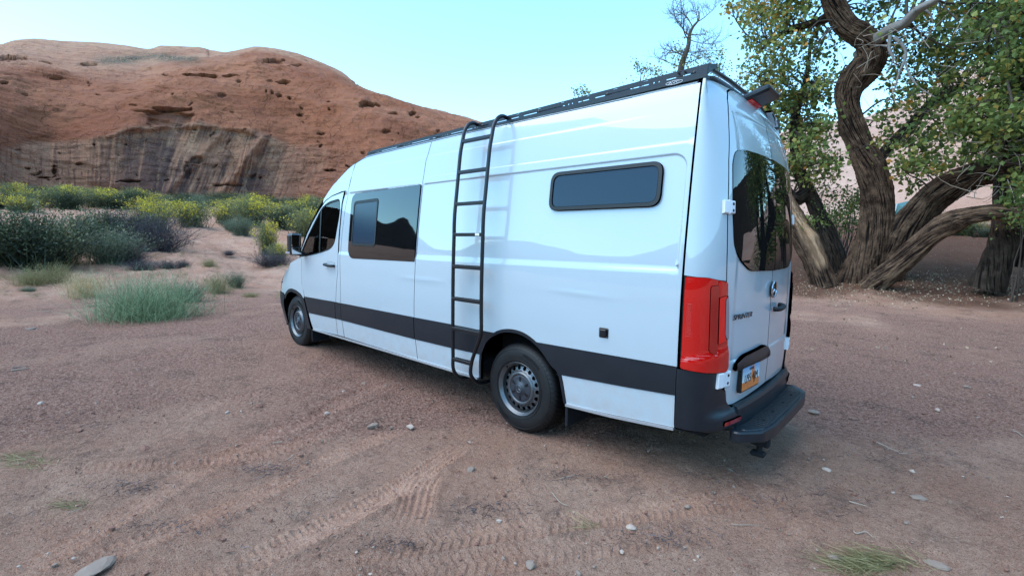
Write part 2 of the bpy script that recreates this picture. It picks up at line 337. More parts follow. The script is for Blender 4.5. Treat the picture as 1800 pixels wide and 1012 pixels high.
    M['deadwood'] = plain('silver_grey_dead_wood', (.22, .20, .185), .8, grain=.4, gs=18)
    M['twig'] = plain('brown_twig', (.07, .048, .036), .85)
    M['twig_pale'] = plain('pale_dry_twig', (.34, .27, .21), .85)
    def leaf(name, stops, trans=.35):
        t = NT(name); a = t.attr('tint'); c = t.ramp(a, stops)
        t.p(Base_Color=c, Roughness=.55, Specular_IOR_Level=.3)
        tl = t.n('BsdfTranslucent'); t.set(tl.inputs[0], c); mx = t.n('MixShader'); mx.inputs[0].default_value = trans
        t.t.links.new(t.b.outputs[0], mx.inputs[1]); t.t.links.new(tl.outputs[0], mx.inputs[2]); t.t.links.new(mx.outputs[0], t.out.inputs[0]); return t.m
    M['leaf'] = leaf('cottonwood_leaves', [(0., (.045, .075, .02)), (.4, (.14, .19, .05)), (.66, (.28, .29, .07)), (.85, (.44, .32, .08)), (1., (.55, .25, .05))])
    M['sage'] = leaf('dark_sage_leaves', [(0., (.02, .03, .018)), (.5, (.075, .095, .045)), (1., (.20, .215, .10))], .2)
    M['sagegrey'] = leaf('grey_green_leaves', [(0., (.05, .065, .045)), (.5, (.15, .18, .11)), (1., (.30, .32, .19))], .2)
    M['rabbit'] = leaf('rabbitbrush_stems_and_flowers', [(0., (.05, .06, .03)), (.42, (.20, .21, .10)), (.55, (.32, .29, .09)), (.72, (.62, .48, .04)), (1., (.85, .66, .05))], .25)
    M['mint'] = leaf('mint_green_stems', [(0., (.05, .08, .035)), (.5, (.20, .28, .14)), (1., (.52, .62, .38))], .25)
    M['limegreen'] = leaf('fresh_green_leaves', [(0., (.05, .09, .02)), (.5, (.12, .19, .05)), (1., (.22, .30, .09))], .3)
    M['straw'] = leaf('straw_stems', [(0., (.24, .17, .08)), (.5, (.52, .39, .20)), (1., (.78, .62, .38))], .25)
    M['olive'] = leaf('olive_grass_stems', [(0., (.12, .10, .04)), (.5, (.30, .26, .12)), (1., (.52, .45, .24))], .25)
    M['dead'] = leaf('dead_grey_twigs', [(0., (.03, .025, .028)), (.6, (.085, .075, .08)), (1., (.20, .18, .18))], .1)
    M['litterleaf'] = leaf('fallen_leaf', [(0., (.12, .07, .04)), (.5, (.34, .24, .15)), (1., (.60, .48, .34))], .2)
    M['stone_grey'] = plain('grey_stone', (.24, .175, .135), .85, grain=.25, gs=14)
    M['stone_red'] = plain('red_brown_stone', (.21, .10, .07), .9, grain=.25, gs=14)
    M['stone_pale'] = plain('pale_stone', (.40, .31, .25), .85, grain=.2, gs=14)
    M['tent'] = plain('teal_tent_fabric', (.10, .22, .22), .6, grain=.1, gs=8)
    M['tent2'] = plain('white_tent_fabric', (.6, .66, .68), .6)
mats()
# ================================================================== THE LAND
CF = CAM[:2]
gprof = hermite([0, 13.5, 17, 20, 24, 30, 42, 55, 62, 90], [0, 0, .15, .5, 1.0, 2.1, 3.6, 4.9, 5.7, 9.0])
def relief(x, y):
    x = np.asarray(x, float); y = np.asarray(y, float); dx = x-CF[0]; dy = y-CF[1]; d = np.hypot(dx, dy); az = np.degrees(np.arctan2(dy, dx))
    front = np.clip(1-sst(20, 60, np.where(az > -110, az, -az)), 0, 1)*sst(-170, -120, az)
    g = gprof(d)*(.12+.88*front)
    far = sst(12, 22, d)
    z = g+far*(.16*pn2(x*.23, y*.23)+.10*pn2(x*.6+9, y*.6))+.05*far*pn2(x*1.7, y*1.7)
    # the worn path climbing to the left of the van
    return z
def path_mask(x, y):
    P = np.array([at(a, b, d)[:2] for a, b, d in ((560, 505, 15.5), (470, 490, 18), (420, 460, 23), (385, 425, 30), (372, 405, 37), (330, 400, 44))]); P = smoothpath(np.column_stack([P, np.zeros(len(P))]), 40)[:, :2]
    d = np.full(np.shape(x), 99.)
    for a, b in zip(P[:-1], P[1:]):
        t = np.clip(((x-a[0])*(b[0]-a[0])+(y-a[1])*(b[1]-a[1]))/((b-a)@(b-a)), 0, 1); d = np.minimum(d, np.hypot(x-a[0]-t*(b[0]-a[0]), y-a[1]-t*(b[1]-a[1])))
    return d
def gpt(x, y):
    v = ray(x, y); return (CAM+v*(-CAM[2]/v[2]))[:2]
TRACKS = [  # photo pixels, width, tread style
    ([(-60, 1060), (130, 953), (380, 812), (500, 755), (599, 716), (680, 685)], .21, 0, 1.0),
    ([(60, 1030), (170, 981), (402, 891), (599, 797), (730, 745)], .21, 0, 1.0),
    ([(380, 1012), (500, 959), (695, 862), (827, 771)], .22, 0, 1.25),
    ([(480, 775), (540, 742), (618, 698), (700, 668)], .18, 0, .8),
    ([(200, 1060), (500, 992), (865, 938), (1100, 903), (1350, 872)], .22, 1, .65),
    ([(400, 1080), (700, 1012), (1000, 968), (1300, 930)], .22, 1, .45),
    ([(713, 948), (730, 900), (745, 850), (778, 815)], .24, 0, 1.1),
    ([(60, 835), (134, 828), (380, 812), (491, 790), (640, 730)], .18, 1, .7),
    ([(330, 1040), (402, 1005), (500, 960), (599, 917), (760, 830)], .20, 0, .9),
    ([(300, 745), (420, 700), (520, 680)], .18, 0, .6),
    ([(1450, 1012), (1330, 860), (1230, 790)], .2, 1, .35),
    ([(960, 1012), (900, 870), (870, 800)], .2, 1, .35),
]
def build_ground():
    rs = [1.05]
    while rs[-1] < 13: rs.append(rs[-1]*1.0045+.0006)
    while rs[-1] < 70: rs.append(rs[-1]*1.014)
    while rs[-1] < 900: rs.append(rs[-1]*1.12)
    rs = np.array([0.0, .5]+rs)
    a0 = math.degrees(CAM_YAW); dense = np.arange(a0-56, a0+56, .135); rest = np.arange(a0+56, a0+304, 2.0)
    az = np.radians(np.concatenate([dense, rest])); RR, AA = np.meshgrid(rs, az, indexing='ij')
    x = CF[0]+RR*np.cos(AA); y = CF[1]+RR*np.sin(AA); z = relief(x, y)
    nearm = 1-sst(9, 16, RR)
    # where gravel lies
    grav = sst(-.25, .35, pn2(x*.35+3, y*.35)+.5*pn2(x*1.1, y*1.1)+.75*sst(2.9, 4.6, RR)-.35)*(1-sst(13.5, 17.5, RR))
    for (a, b, r_) in ((300, 640, 2.4), (1600, 640, 3.0), (640, 690, 1.2), (1650, 900, .0)):
        p = gpt(a, b); grav = np.maximum(grav, .95*np.exp(-((x-p[0])**2+(y-p[1])**2)/r_**2) if r_ else 0)
    grav = np.clip(grav, 0, 1)
    n1 = pn2(x*.8, y*.8); n2 = pn2(x*2.7, y*2.7); n3 = pn2(x*8, y*8); n4 = pn2(x*23, y*23); n5 = pn2(x*60, y*60)
    h = .018*n1+.010*n2+.0055*n3+(.003+.004*grav)*n4+(.001+.0035*grav)*n5
    # trampled hoof-like dents
    dd = pn2(x*4.5+31, y*4.5); h -= .016*sst(.45, .75, dd)*(1-grav)*nearm
    tm = np.zeros_like(x)
    for P, wd, style, dep in TRACKS:
        Q = np.array([gpt(a, b) for a, b in P]); Q = smoothpath(np.column_stack([Q, np.zeros(len(Q))]), 50)[:, :2]
        lo = Q.min(0)-.4; hi = Q.max(0)+.4; mk = (x > lo[0]) & (x < hi[0]) & (y > lo[1]) & (y < hi[1]) & (RR < 13); 
        if not mk.any(): continue
        X = x[mk]; Y = y[mk]; best = np.full(X.shape, 9.); lat = np.zeros_like(X); al = np.zeros_like(X); L = 0
        for a, b in zip(Q[:-1], Q[1:]):
            e = b-a; l = np.hypot(*e); t = ((X-a[0])*e[0]+(Y-a[1])*e[1])/(l*l); tc = np.clip(t, 0, 1); d = np.hypot(X-a[0]-tc*e[0], Y-a[1]-tc*e[1])
            s = ((X-a[0])*-e[1]+(Y-a[1])*e[0])/l; m2 = d < best; best[m2] = d[m2]; lat[m2] = s[m2]; al[m2] = (L+tc*l)[m2]; L += l
        wd = wd*.82; hw = wd/2; ins = 1-sst(hw-.015, hw+.02, best); rim = np.exp(-((best-hw-.02)/.022)**2)
        endf = sst(0, .35, al)*sst(0, .35, L-al); wear = sst(-.5, .1, pn2(X*1.3+P[0][0], Y*1.3)+.35)
        if style == 0:
            pat = .5+.5*np.cos(2*np.pi*lat/.043); lug = .5+.5*np.sign(np.sin(2*np.pi*(al/.038+np.abs(lat)*6))); pat = pat*.7+.45*lug*(np.abs(lat) > .045)
        else:
            pat = .8*(np.abs(((al/.05+np.abs(lat)*8) % 1)-.5) < .17)+.25*(np.abs(lat) < .012)
        tot = endf*wear*dep*1.2; cur = h[mk]; cur = cur*(1-.6*ins*tot)+tot*(ins*(-.016+.017*pat)+.009*rim); h[mk] = cur; tm[mk] = np.maximum(tm[mk], ins*tot)
    # leave the wheels standing on flat soil, raise it under the front axle
    for wx, wy, hz in ((0, -.15, -.012), (4.3, -.15, .026), (0, -1.87, -.012), (4.3, -1.87, .026)):
        k = np.exp(-(((x-wx)/.45)**2+((y-wy)/.3)**2)); z = z*(1-k)+hz*k; h = h*(1-.8*k)
    z = z+.035*sst(2, 4.5, x)*(1-sst(7, 11, x))*np.exp(-((y+1)/3)**2)
    pm = path_mask(x, y); onp = np.exp(-(pm/.8)**2); z = z-.12*onp*sst(14, 18, RR)
    rough = sst(14, 20, RR)*(1-onp)*(1-sst(60, 80, RR)); z = z+rough*(.06*np.abs(n2)+.035*n3)
    z = z+h*(1-sst(60, 100, RR))
    azd = np.degrees(AA); litter_shade = sst(16.0, 18.5, RR+1.2*pn2(x*.5, y*.5))*sst(-64, -70, azd)*(1-sst(32, 45, RR)); litter_shade = np.clip(litter_shade+.35*sst(.1, .5, pn2(x*.7+50, y*.7))*sst(14, 17, RR)*(azd < -60), 0, 1)  # litter mask, also carries the painted shade under the trees
    z[0] = z[1].mean()
    V = np.stack([x, y, z], -1).reshape(-1, 3); n = len(az)
    F = gridfaces(len(rs), n, True)
    grav = grav*(1-.15*tm)
    o = mesh('ground', V, F, M['sand'], None, True, attrs={'gravel': grav.ravel(), 'litter': litter_shade.ravel(), 'track': tm.ravel()}); o['kind'] = 'structure'
    return o
def gz_(x, y): return float(relief(np.array([x]), np.array([y]))[0]+(.01 if np.hypot(x-CF[0], y-CF[1]) < 14 else .0))
def on_ground(px, py, lo=1.2, hi=70):
    "where the sight line of a photo pixel meets the terrain"
    v = ray(px, py); v = v/math.hypot(v[0], v[1]); t = np.linspace(lo, hi, 3000); P = CAM+t[:, None]*v; g = relief(P[:, 0], P[:, 1]); k = np.nonzero(P[:, 2] < g)[0]
    i = k[0] if len(k) else len(t)-1; return np.array([P[i, 0], P[i, 1], g[i]])

def build_rocks():
    # ------- the near sandstone dome with its stained cliff foot
    cols = np.concatenate([np.arange(-900, -40, 14.), np.arange(-40, 880, 2.0), np.arange(880, 1420, 8.)])
    fx = lambda xs, ys: np.interp(cols, xs, ys)
    sky_y = hermite([-900, -400, -200, 0, 25, 60, 110, 160, 220, 262, 285, 310, 345, 372, 395, 420, 450, 480, 515, 545, 575, 600, 640, 665, 720, 780, 830, 1000, 1150, 1300, 1400], [60, 70, 85, 78, 71, 68, 72, 74, 80, 86, 80, 81, 82, 88, 91, 87, 82, 85, 92, 102, 114, 126, 158, 166, 182, 197, 210, 262, 300, 350, 378])(cols)
    foot = fx([-900, 0, 300, 560, 900, 1400], [352, 350, 366, 372, 385, 395])
    lip = fx([-900, 0, 130, 190, 235, 350, 420, 600, 850, 1400], [268, 262, 250, 240, 226, 222, 232, 268, 300, 385])
    mid = fx([-900, 0, 150, 235, 350, 450, 600, 850, 1400], [190, 185, 178, 172, 165, 160, 190, 245, 382])
    shd = fx([-900, 0, 100, 180, 240, 300, 360, 410, 450, 600, 850, 1400], [125, 122, 128, 138, 146, 128, 118, 108, 104, 148, 222, 379])
    nt_ = [60, 60.8, 63.2, 67.5, 76, 0, 0]
    rows = 250; s = np.linspace(0, 1, rows); V = np.zeros((rows, len(cols), 3)); base_d = 60+3*np.sin(cols/170.)+2*np.sin(cols/61.)
    dipx = np.clip(1-sst(330, 400, cols), 0, 1)*sst(-300, 60, cols)
    knots_s = [0, .10, .34, .50, .68, .80, .90, 1.0]
    T = np.zeros((rows, len(cols))); PXY = np.zeros((rows, len(cols)))
    for j, c in enumerate(cols):
        b = base_d[j]; y0, y1, y2, y3, y4 = foot[j]+14, lip[j], mid[j], shd[j], sky_y[j]
        dd = dipx[j]
        ks_y = [y0, y0-(y0-y1)*.35, y1, y2, y3, y3*(1-.5)+y4*.5+dd*9, y4*.75+y3*.25 if dd < .5 else y4+.12*(y3-y4), y4]
        ks_d = [b, b+.6, b+2.2+1.0*math.sin(c/40.), b+6, b+13, b+22, b+31+dd*14, b+38+dd*22]
        yy = np.interp(s, knots_s, ks_y); dd_ = np.interp(s, knots_s, ks_d)
        k = np.ones(9)/9; yy = np.concatenate([yy[:1], np.convolve(np.pad(yy, 4, 'edge'), k, 'valid')[1:-1], yy[-1:]]); dd_ = np.convolve(np.pad(dd_, 4, 'edge'), k, 'valid')
        v = fwv(c, yy); V[:, j] = CAM+v*(dd_/np.hypot(v[:, 0], v[:, 1]))[:, None]; T[:, j] = s; PXY[:, j] = yy
    X, Y, Z = V[..., 0], V[..., 1], V[..., 2]; out = np.stack([CAM[0]-X, CAM[1]-Y], -1); out /= np.linalg.norm(out, axis=-1, keepdims=True)
    cc = np.broadcast_to(cols, T.shape)
    dis = .55*pn3(X*.13, Y*.13, Z*.16)*sst(0, .2, T)+.42*pn3(X*.35, Y*.35, Z*.5)+.22*pn3(X*.9, Y*.9, Z*1.3)+.10*pn3(X*2.2, Y*2.2, Z*3.0)+.05*pn3(X*5, Y*5, Z*6)
    dis = dis*.8+.24*np.abs(pn3(X*.25, Y*.25, Z*1.9+pn3(X*.1, Y*.1, Z*.1)*2))
    hollow = np.zeros_like(dis)
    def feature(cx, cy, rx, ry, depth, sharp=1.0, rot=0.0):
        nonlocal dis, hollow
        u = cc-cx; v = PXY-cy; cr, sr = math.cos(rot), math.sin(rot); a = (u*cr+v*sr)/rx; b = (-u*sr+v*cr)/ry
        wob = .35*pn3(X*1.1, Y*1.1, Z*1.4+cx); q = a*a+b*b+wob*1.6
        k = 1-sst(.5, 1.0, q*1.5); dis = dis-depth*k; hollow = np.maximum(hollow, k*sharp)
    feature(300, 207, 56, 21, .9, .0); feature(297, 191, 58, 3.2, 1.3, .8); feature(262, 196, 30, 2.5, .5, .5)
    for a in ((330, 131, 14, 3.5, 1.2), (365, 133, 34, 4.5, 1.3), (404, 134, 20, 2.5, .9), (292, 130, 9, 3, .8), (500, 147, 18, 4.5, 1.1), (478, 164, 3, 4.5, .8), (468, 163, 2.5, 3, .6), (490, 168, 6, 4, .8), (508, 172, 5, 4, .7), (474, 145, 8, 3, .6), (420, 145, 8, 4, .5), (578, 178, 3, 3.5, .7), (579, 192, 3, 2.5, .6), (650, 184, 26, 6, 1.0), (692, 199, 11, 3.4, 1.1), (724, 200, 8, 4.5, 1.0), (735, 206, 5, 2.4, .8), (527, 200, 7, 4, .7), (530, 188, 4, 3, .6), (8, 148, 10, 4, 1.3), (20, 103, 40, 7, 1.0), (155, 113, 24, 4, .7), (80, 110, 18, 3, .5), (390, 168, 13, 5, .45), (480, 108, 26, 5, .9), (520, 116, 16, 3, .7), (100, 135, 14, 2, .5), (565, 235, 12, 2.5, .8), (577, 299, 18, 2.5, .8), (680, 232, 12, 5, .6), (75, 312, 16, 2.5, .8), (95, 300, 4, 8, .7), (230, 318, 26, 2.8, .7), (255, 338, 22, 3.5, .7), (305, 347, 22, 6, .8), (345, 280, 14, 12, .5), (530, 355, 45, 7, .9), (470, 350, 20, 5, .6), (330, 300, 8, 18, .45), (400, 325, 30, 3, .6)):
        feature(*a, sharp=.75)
    rg = np.random.default_rng(12)
    for _ in range(60):
        cx = rg.uniform(0, 820); cy = rg.uniform(140, 330)
        feature(cx, cy, rg.uniform(2, 9), rg.uniform(1, 2.8), rg.uniform(.25, .6), sharp=rg.uniform(.2, .6), rot=rg.uniform(-.9, .6))
    # slabs that have broken away below the lip leave a step
    step = sst(-3, 4, PXY-(lip[None]+7*pn3(X*.3, Y*.3, Z*0+4)))*(1-sst(.06, .0, T)*0); dis = dis-.75*step*sst(120, 230, cc)*(1-sst(430, 520, cc))*sst(0, .5, pn3(X*.12+7, Y*.12, Z*0)+.55)
    ridge2 = np.exp(-((cc-(395+(PXY-330)*-.75))/11.)**2)*sst(230, 250, PXY); dis = dis+.9*ridge2+.4*np.exp(-((cc-(345+(PXY-280)*-.9))/8.)**2)*sst(220, 240, PXY)
    damp = 1-.8*sst(.93, 1, T)
    V[..., 0] += out[..., 0]*dis*damp; V[..., 1] += out[..., 1]*dis*damp; V[..., 2] += .35*dis*sst(.34, .6, T)*damp
    # back slope behind the skyline
    back = [V[-1]]
    for k, (dd, dz) in enumerate(((3, -.6), (9, -3), (20, -9), (45, -22), (80, -45))):
        B = V[-1].copy(); B[:, :2] -= out[-1]*dd; B[:, 2] += dz; back.append(B)
    V = np.concatenate([V, np.array(back[1:])]); nb = len(back)-1
    ext = lambda A, val=None: np.concatenate([A, np.repeat(A[-1:], nb, 0) if val is None else np.full((nb, len(cols)), val)])
    pale = sst(.62, .95, T+.10*pn3(X*.1, Y*.1, Z*.1)-.10*(cc > 420)*1.0)
    varn = sst(-6, 8, PXY-(lip[None]-4+12*pn3(X*.2, Y*.2, Z*.0)))*(1-sst(560, 680, cc))
    wallm = varn*(1-sst(440, 600, cc)); varn = varn*(.38+.6*np.exp(-((cc-300)/120.)**2)+.45*np.exp(-((cc-430)/60.)**2)); varn = np.maximum(varn, .6*sst(196, 200, PXY)*(1-sst(222, 228, PXY))*sst(240, 260, cc)*(1-sst(330, 350, cc)))
    scrub = np.exp(-(((PXY-(104+.0*cc)-4*np.sin(cc/25.))/7.)**2))*sst(150, 190, cc)*(1-sst(330, 370, cc))
    U = np.concatenate([[0], np.cumsum(np.linalg.norm(np.diff(V[60], axis=0), axis=1))]); uvx = np.broadcast_to(U, V.shape[:2]); 
    slope = ext(PXY*0)+0; uvx = uvx+.55*(V[..., 2]-20)*sst(130, 330, np.broadcast_to(cols, V.shape[:2]))*-.6
    uv = np.stack([uvx, V[..., 2]], -1).reshape(-1, 2)
    o = mesh('sandstone_hill', V.reshape(-1, 3), gridfaces(V.shape[0], V.shape[1])[:, ::-1], M['rock'], None, True, attrs={'pale': ext(pale).ravel(), 'varnish': ext(np.clip(varn, 0, 1), 0).ravel(), 'wall': ext(wallm, 0).ravel(), 'hollow': ext(hollow, 0).ravel(), 'scrub': ext(scrub, 0).ravel()}, uv=uv); o['kind'] = 'structure'
    # ------- pale slickrock seen through the trees, and low hills that close the valley behind the camera
    def hill(name, az0, az1, d0, d1, prof, mat, rows=60, n=260, amp=1.0, seed=0.):
        az = np.linspace(az0, az1, n); el = prof(az); t = np.linspace(0, 1, rows)[:, None]
        D = d0+(d1-d0)*t**1.15+0*az; top = CAM[2]+np.tan(np.radians(el))*d1; zb = 1.0 if d0 < 60 else gprof(d0)*.3-2
        Z = zb+(top-zb)*np.sin(t*np.pi/2)**.9
        A = np.radians(az)[None]+0*t; X = CAM[0]+D*np.cos(A); Y = CAM[1]+D*np.sin(A)
        Z = Z+amp*(1.1*pn3(X*.06+seed, Y*.06, Z*.08)+.5*pn3(X*.2, Y*.2, Z*.4)+.2*pn3(X*.7, Y*.7, Z*1.5))*np.sin(t*np.pi*.85)
        tz = (Z/2.1+pn3(X*.05, Y*.05, Z*0)*1.5); Z = Z+amp*.35*(np.abs((tz % 1)-.5)-.25)
        Vh = np.stack([X, Y, Z], -1); Bk = Vh[-1:].copy(); Bk[..., 2] -= 40; Bk[..., 0] += 40*np.cos(A[-1]); Bk[..., 1] += 40*np.sin(A[-1])
        Vh = np.concatenate([Vh, Bk]); o = mesh(name, Vh.reshape(-1, 3), gridfaces(rows+1, n)[:, ::-1], mat, None, True,
              attrs={k: np.zeros((rows+1)*n) for k in ('pale', 'wall', 'varnish', 'hollow', 'scrub')}, uv=Vh.reshape(-1, 3)[:, [0, 2]]); o['kind'] = 'structure'; return o
    hill('slickrock_slope', -118, -62, 48, 105, hermite([-118, -108, -100, -94.6, -90, -86, -83, -79, -76, -72, -62], [4, 5, 12, 14.2, 13.6, 12.0, 11.0, 11.2, 10.5, 9, 4]), M['rock2'], seed=3.)
    hill('valley_hills', -10, 250, 70, 110, hermite([-10, 5, 14, 22, 29, 31, 33, 36, 38, 41, 46, 51, 55, 58, 62, 66, 75, 90, 130, 180, 250], [9, 7, 7.5, 8.5, 7.5, 8.6, 6.5, 3.6, 3.6, 6.6, 7.2, 6.0, 4.6, 4.8, 6.5, 9.5, 8, 6, 7, 9, 12]), M['scrub'], n=420, seed=8., amp=1.3)  # backlit hills: their shade is part of the near-black slope colour
def fwv(x, yy):
    yy = np.asarray(yy, float)[:, None]; return _fw+(x-900)/CAM_F*_rt-(yy-506)/CAM_F*_up
# ================================================================== THE VAN (nose towards +X, left flank on Y=0)
gfun = hermite([0.2, .37, .5, .8, 1.2, 1.45, 1.8, 2.2, 2.42, 2.57, 2.64, 2.69, 2.72], [.05, .02, .01, 0, 0, .01, .04, .085, .115, .14, .18, .25, .36])
CY = -1.01
def _chaikin(P, n=3):
    P = [np.array(q, float) for q in P]
    for _ in range(n):
        Q = [P[0]]
        for a, b in zip(P[:-1], P[1:]): Q += [a*.75+b*.25, a*.25+b*.75]
        Q.append(P[-1]); P = Q
    return np.array(P)
_r = _chaikin([(-1.36, 0), (-1.41, -.006), (-1.46, -.028), (-1.505, -.07), (-1.54, -.13), (-1.563, -.2), (-1.59, -.36), (-1.612, -.65), (-1.62, -1.01)])
_f = _chaikin([(4.3, 0), (4.6, -.006), (4.85, -.04), (5.0, -.095), (5.1, -.16), (5.2, -.29), (5.28, -.52), (5.32, -.76), (5.33, -1.01)])
_ru = -1.36-np.concatenate([[0], np.cumsum(np.hypot(*np.diff(_r, axis=0).T))])
_fu = 4.3+np.concatenate([[0], np.cumsum(np.hypot(*np.diff(_f, axis=0).T))])
UR, UF = _ru[-1], _fu[-1]
# smooth the plan curve so that the paint reflects evenly
PU = np.concatenate([_ru[::-1], _fu]); PX = np.concatenate([_r[::-1, 0], _f[:, 0]]); PY = np.concatenate([_r[::-1, 1], _f[:, 1]])
_uu = np.arange(UR, UF, .004); _k = np.exp(-.5*(np.arange(-18, 19)/7.)**2); _k /= _k.sum()
def _sm(a):
    p = np.concatenate([2*a[0]-a[18:0:-1], a, 2*a[-1]-a[-2:-20:-1]]); return np.convolve(p, _k, 'valid')
_xx = np.interp(_uu, PU, PX); _yy = np.interp(_uu, PU, PY); _xx = np.concatenate([[_xx[0]], _sm(_xx)[1:-1], [_xx[-1]]]); _yy = _sm(_yy)
leanR = hermite([.3, .6, .9, 1.45, 1.8, 2.1, 2.3, 2.45, 2.57, 2.65, 2.7, 2.72], [.03, .01, 0, 0, .015, .04, .07, .115, .175, .24, .32, .4])
leanF = hermite([.25, .42, .66, .9, 1.03, 1.15, 1.25], [-.16, -.10, 0, -.05, -.15, -.28, -.42])
def SB(u, z):
    u = np.asarray(u, float); z = np.asarray(z, float)
    x = np.interp(u, _uu, _xx); y = np.interp(u, _uu, _yy)
    wr = sst(0, .2, -1.36-x); wf = sst(0, .6, x-4.3)
    x = x+wr*leanR(z)+wf*leanF(z); y = CY+(y-CY)*(1.01-gfun(z))/1.01
    return np.stack(np.broadcast_arrays(x, y, z), -1)
def S(u, z, emb=None, off=0.0, nrm=True):
    e = 2.5e-3
    def full(u, z):
        P = SB(u, z)
        if emb is not None:
            P = P.copy(); fac = emb(u, z); n = raw(u, z); P = P+n*fac[..., None]
        return P
    def raw(u, z):
        du = SB(u+e, z)-SB(u-e, z); dz = SB(u, z+e)-SB(u, z-e); n = np.cross(dz, du)
        return n/np.maximum(np.linalg.norm(n, axis=-1, keepdims=True), 1e-12)
    u = np.asarray(u, float); z = np.asarray(z, float)
    du = full(u+e, z)-full(u-e, z); dz = full(u, z+e)-full(u, z-e); n = np.cross(dz, du); n /= np.maximum(np.linalg.norm(n, axis=-1, keepdims=True), 1e-12)
    P = full(u, z)+n*off
    return P, n
def poly_in(P, poly):
    x, y = P[:, 0], P[:, 1]; r = np.zeros(len(P), bool); q = np.asarray(poly); a = q; b = np.roll(q, -1, 0)
    for (x1, y1), (x2, y2) in zip(a, b):
        if y1 == y2: continue
        c = ((y1 > y) != (y2 > y)) & (x < (x2-x1)*(y-y1)/(y2-y1)+x1); r ^= c
    return r
def dens(poly, step):
    out = []
    for a, b in zip(poly, list(poly[1:])+[poly[0]]):
        a = np.array(a, float); b = np.array(b, float); k = max(1, int(math.ceil(np.hypot(*(b-a))/step)))
        for i in range(k): out.append(a+(b-a)*i/k)
    return np.array(out)
def rrect(x0, x1, z0, z1, r, n=6):
    o = []
    for cx, cz, a0 in ((x1-r, z1-r, 0), (x0+r, z1-r, 90), (x0+r, z0+r, 180), (x1-r, z0+r, 270)):
        for i in range(n+1):
            a = math.radians(a0+90*i/n); o.append((cx+r*math.cos(a), cz+r*math.sin(a)))
    return o
def roundpoly(P, r, n=5):
    P = [np.array(p, float) for p in P]; out = []; m = len(P)
    for i in range(m):
        a, b, c = P[i-1], P[i], P[(i+1) % m]; la = np.linalg.norm(a-b); lc = np.linalg.norm(c-b)
        rr = r[i] if isinstance(r, (list, tuple)) else r; rr = min(rr, la*.48, lc*.48)
        if rr < 1e-4: out.append(b); continue
        p, q = b+(a-b)/la*rr, b+(c-b)/lc*rr
        for k in range(n+1):
            t = k/n; out.append((1-t)**2*p+2*t*(1-t)*b+t*t*q)
    return out
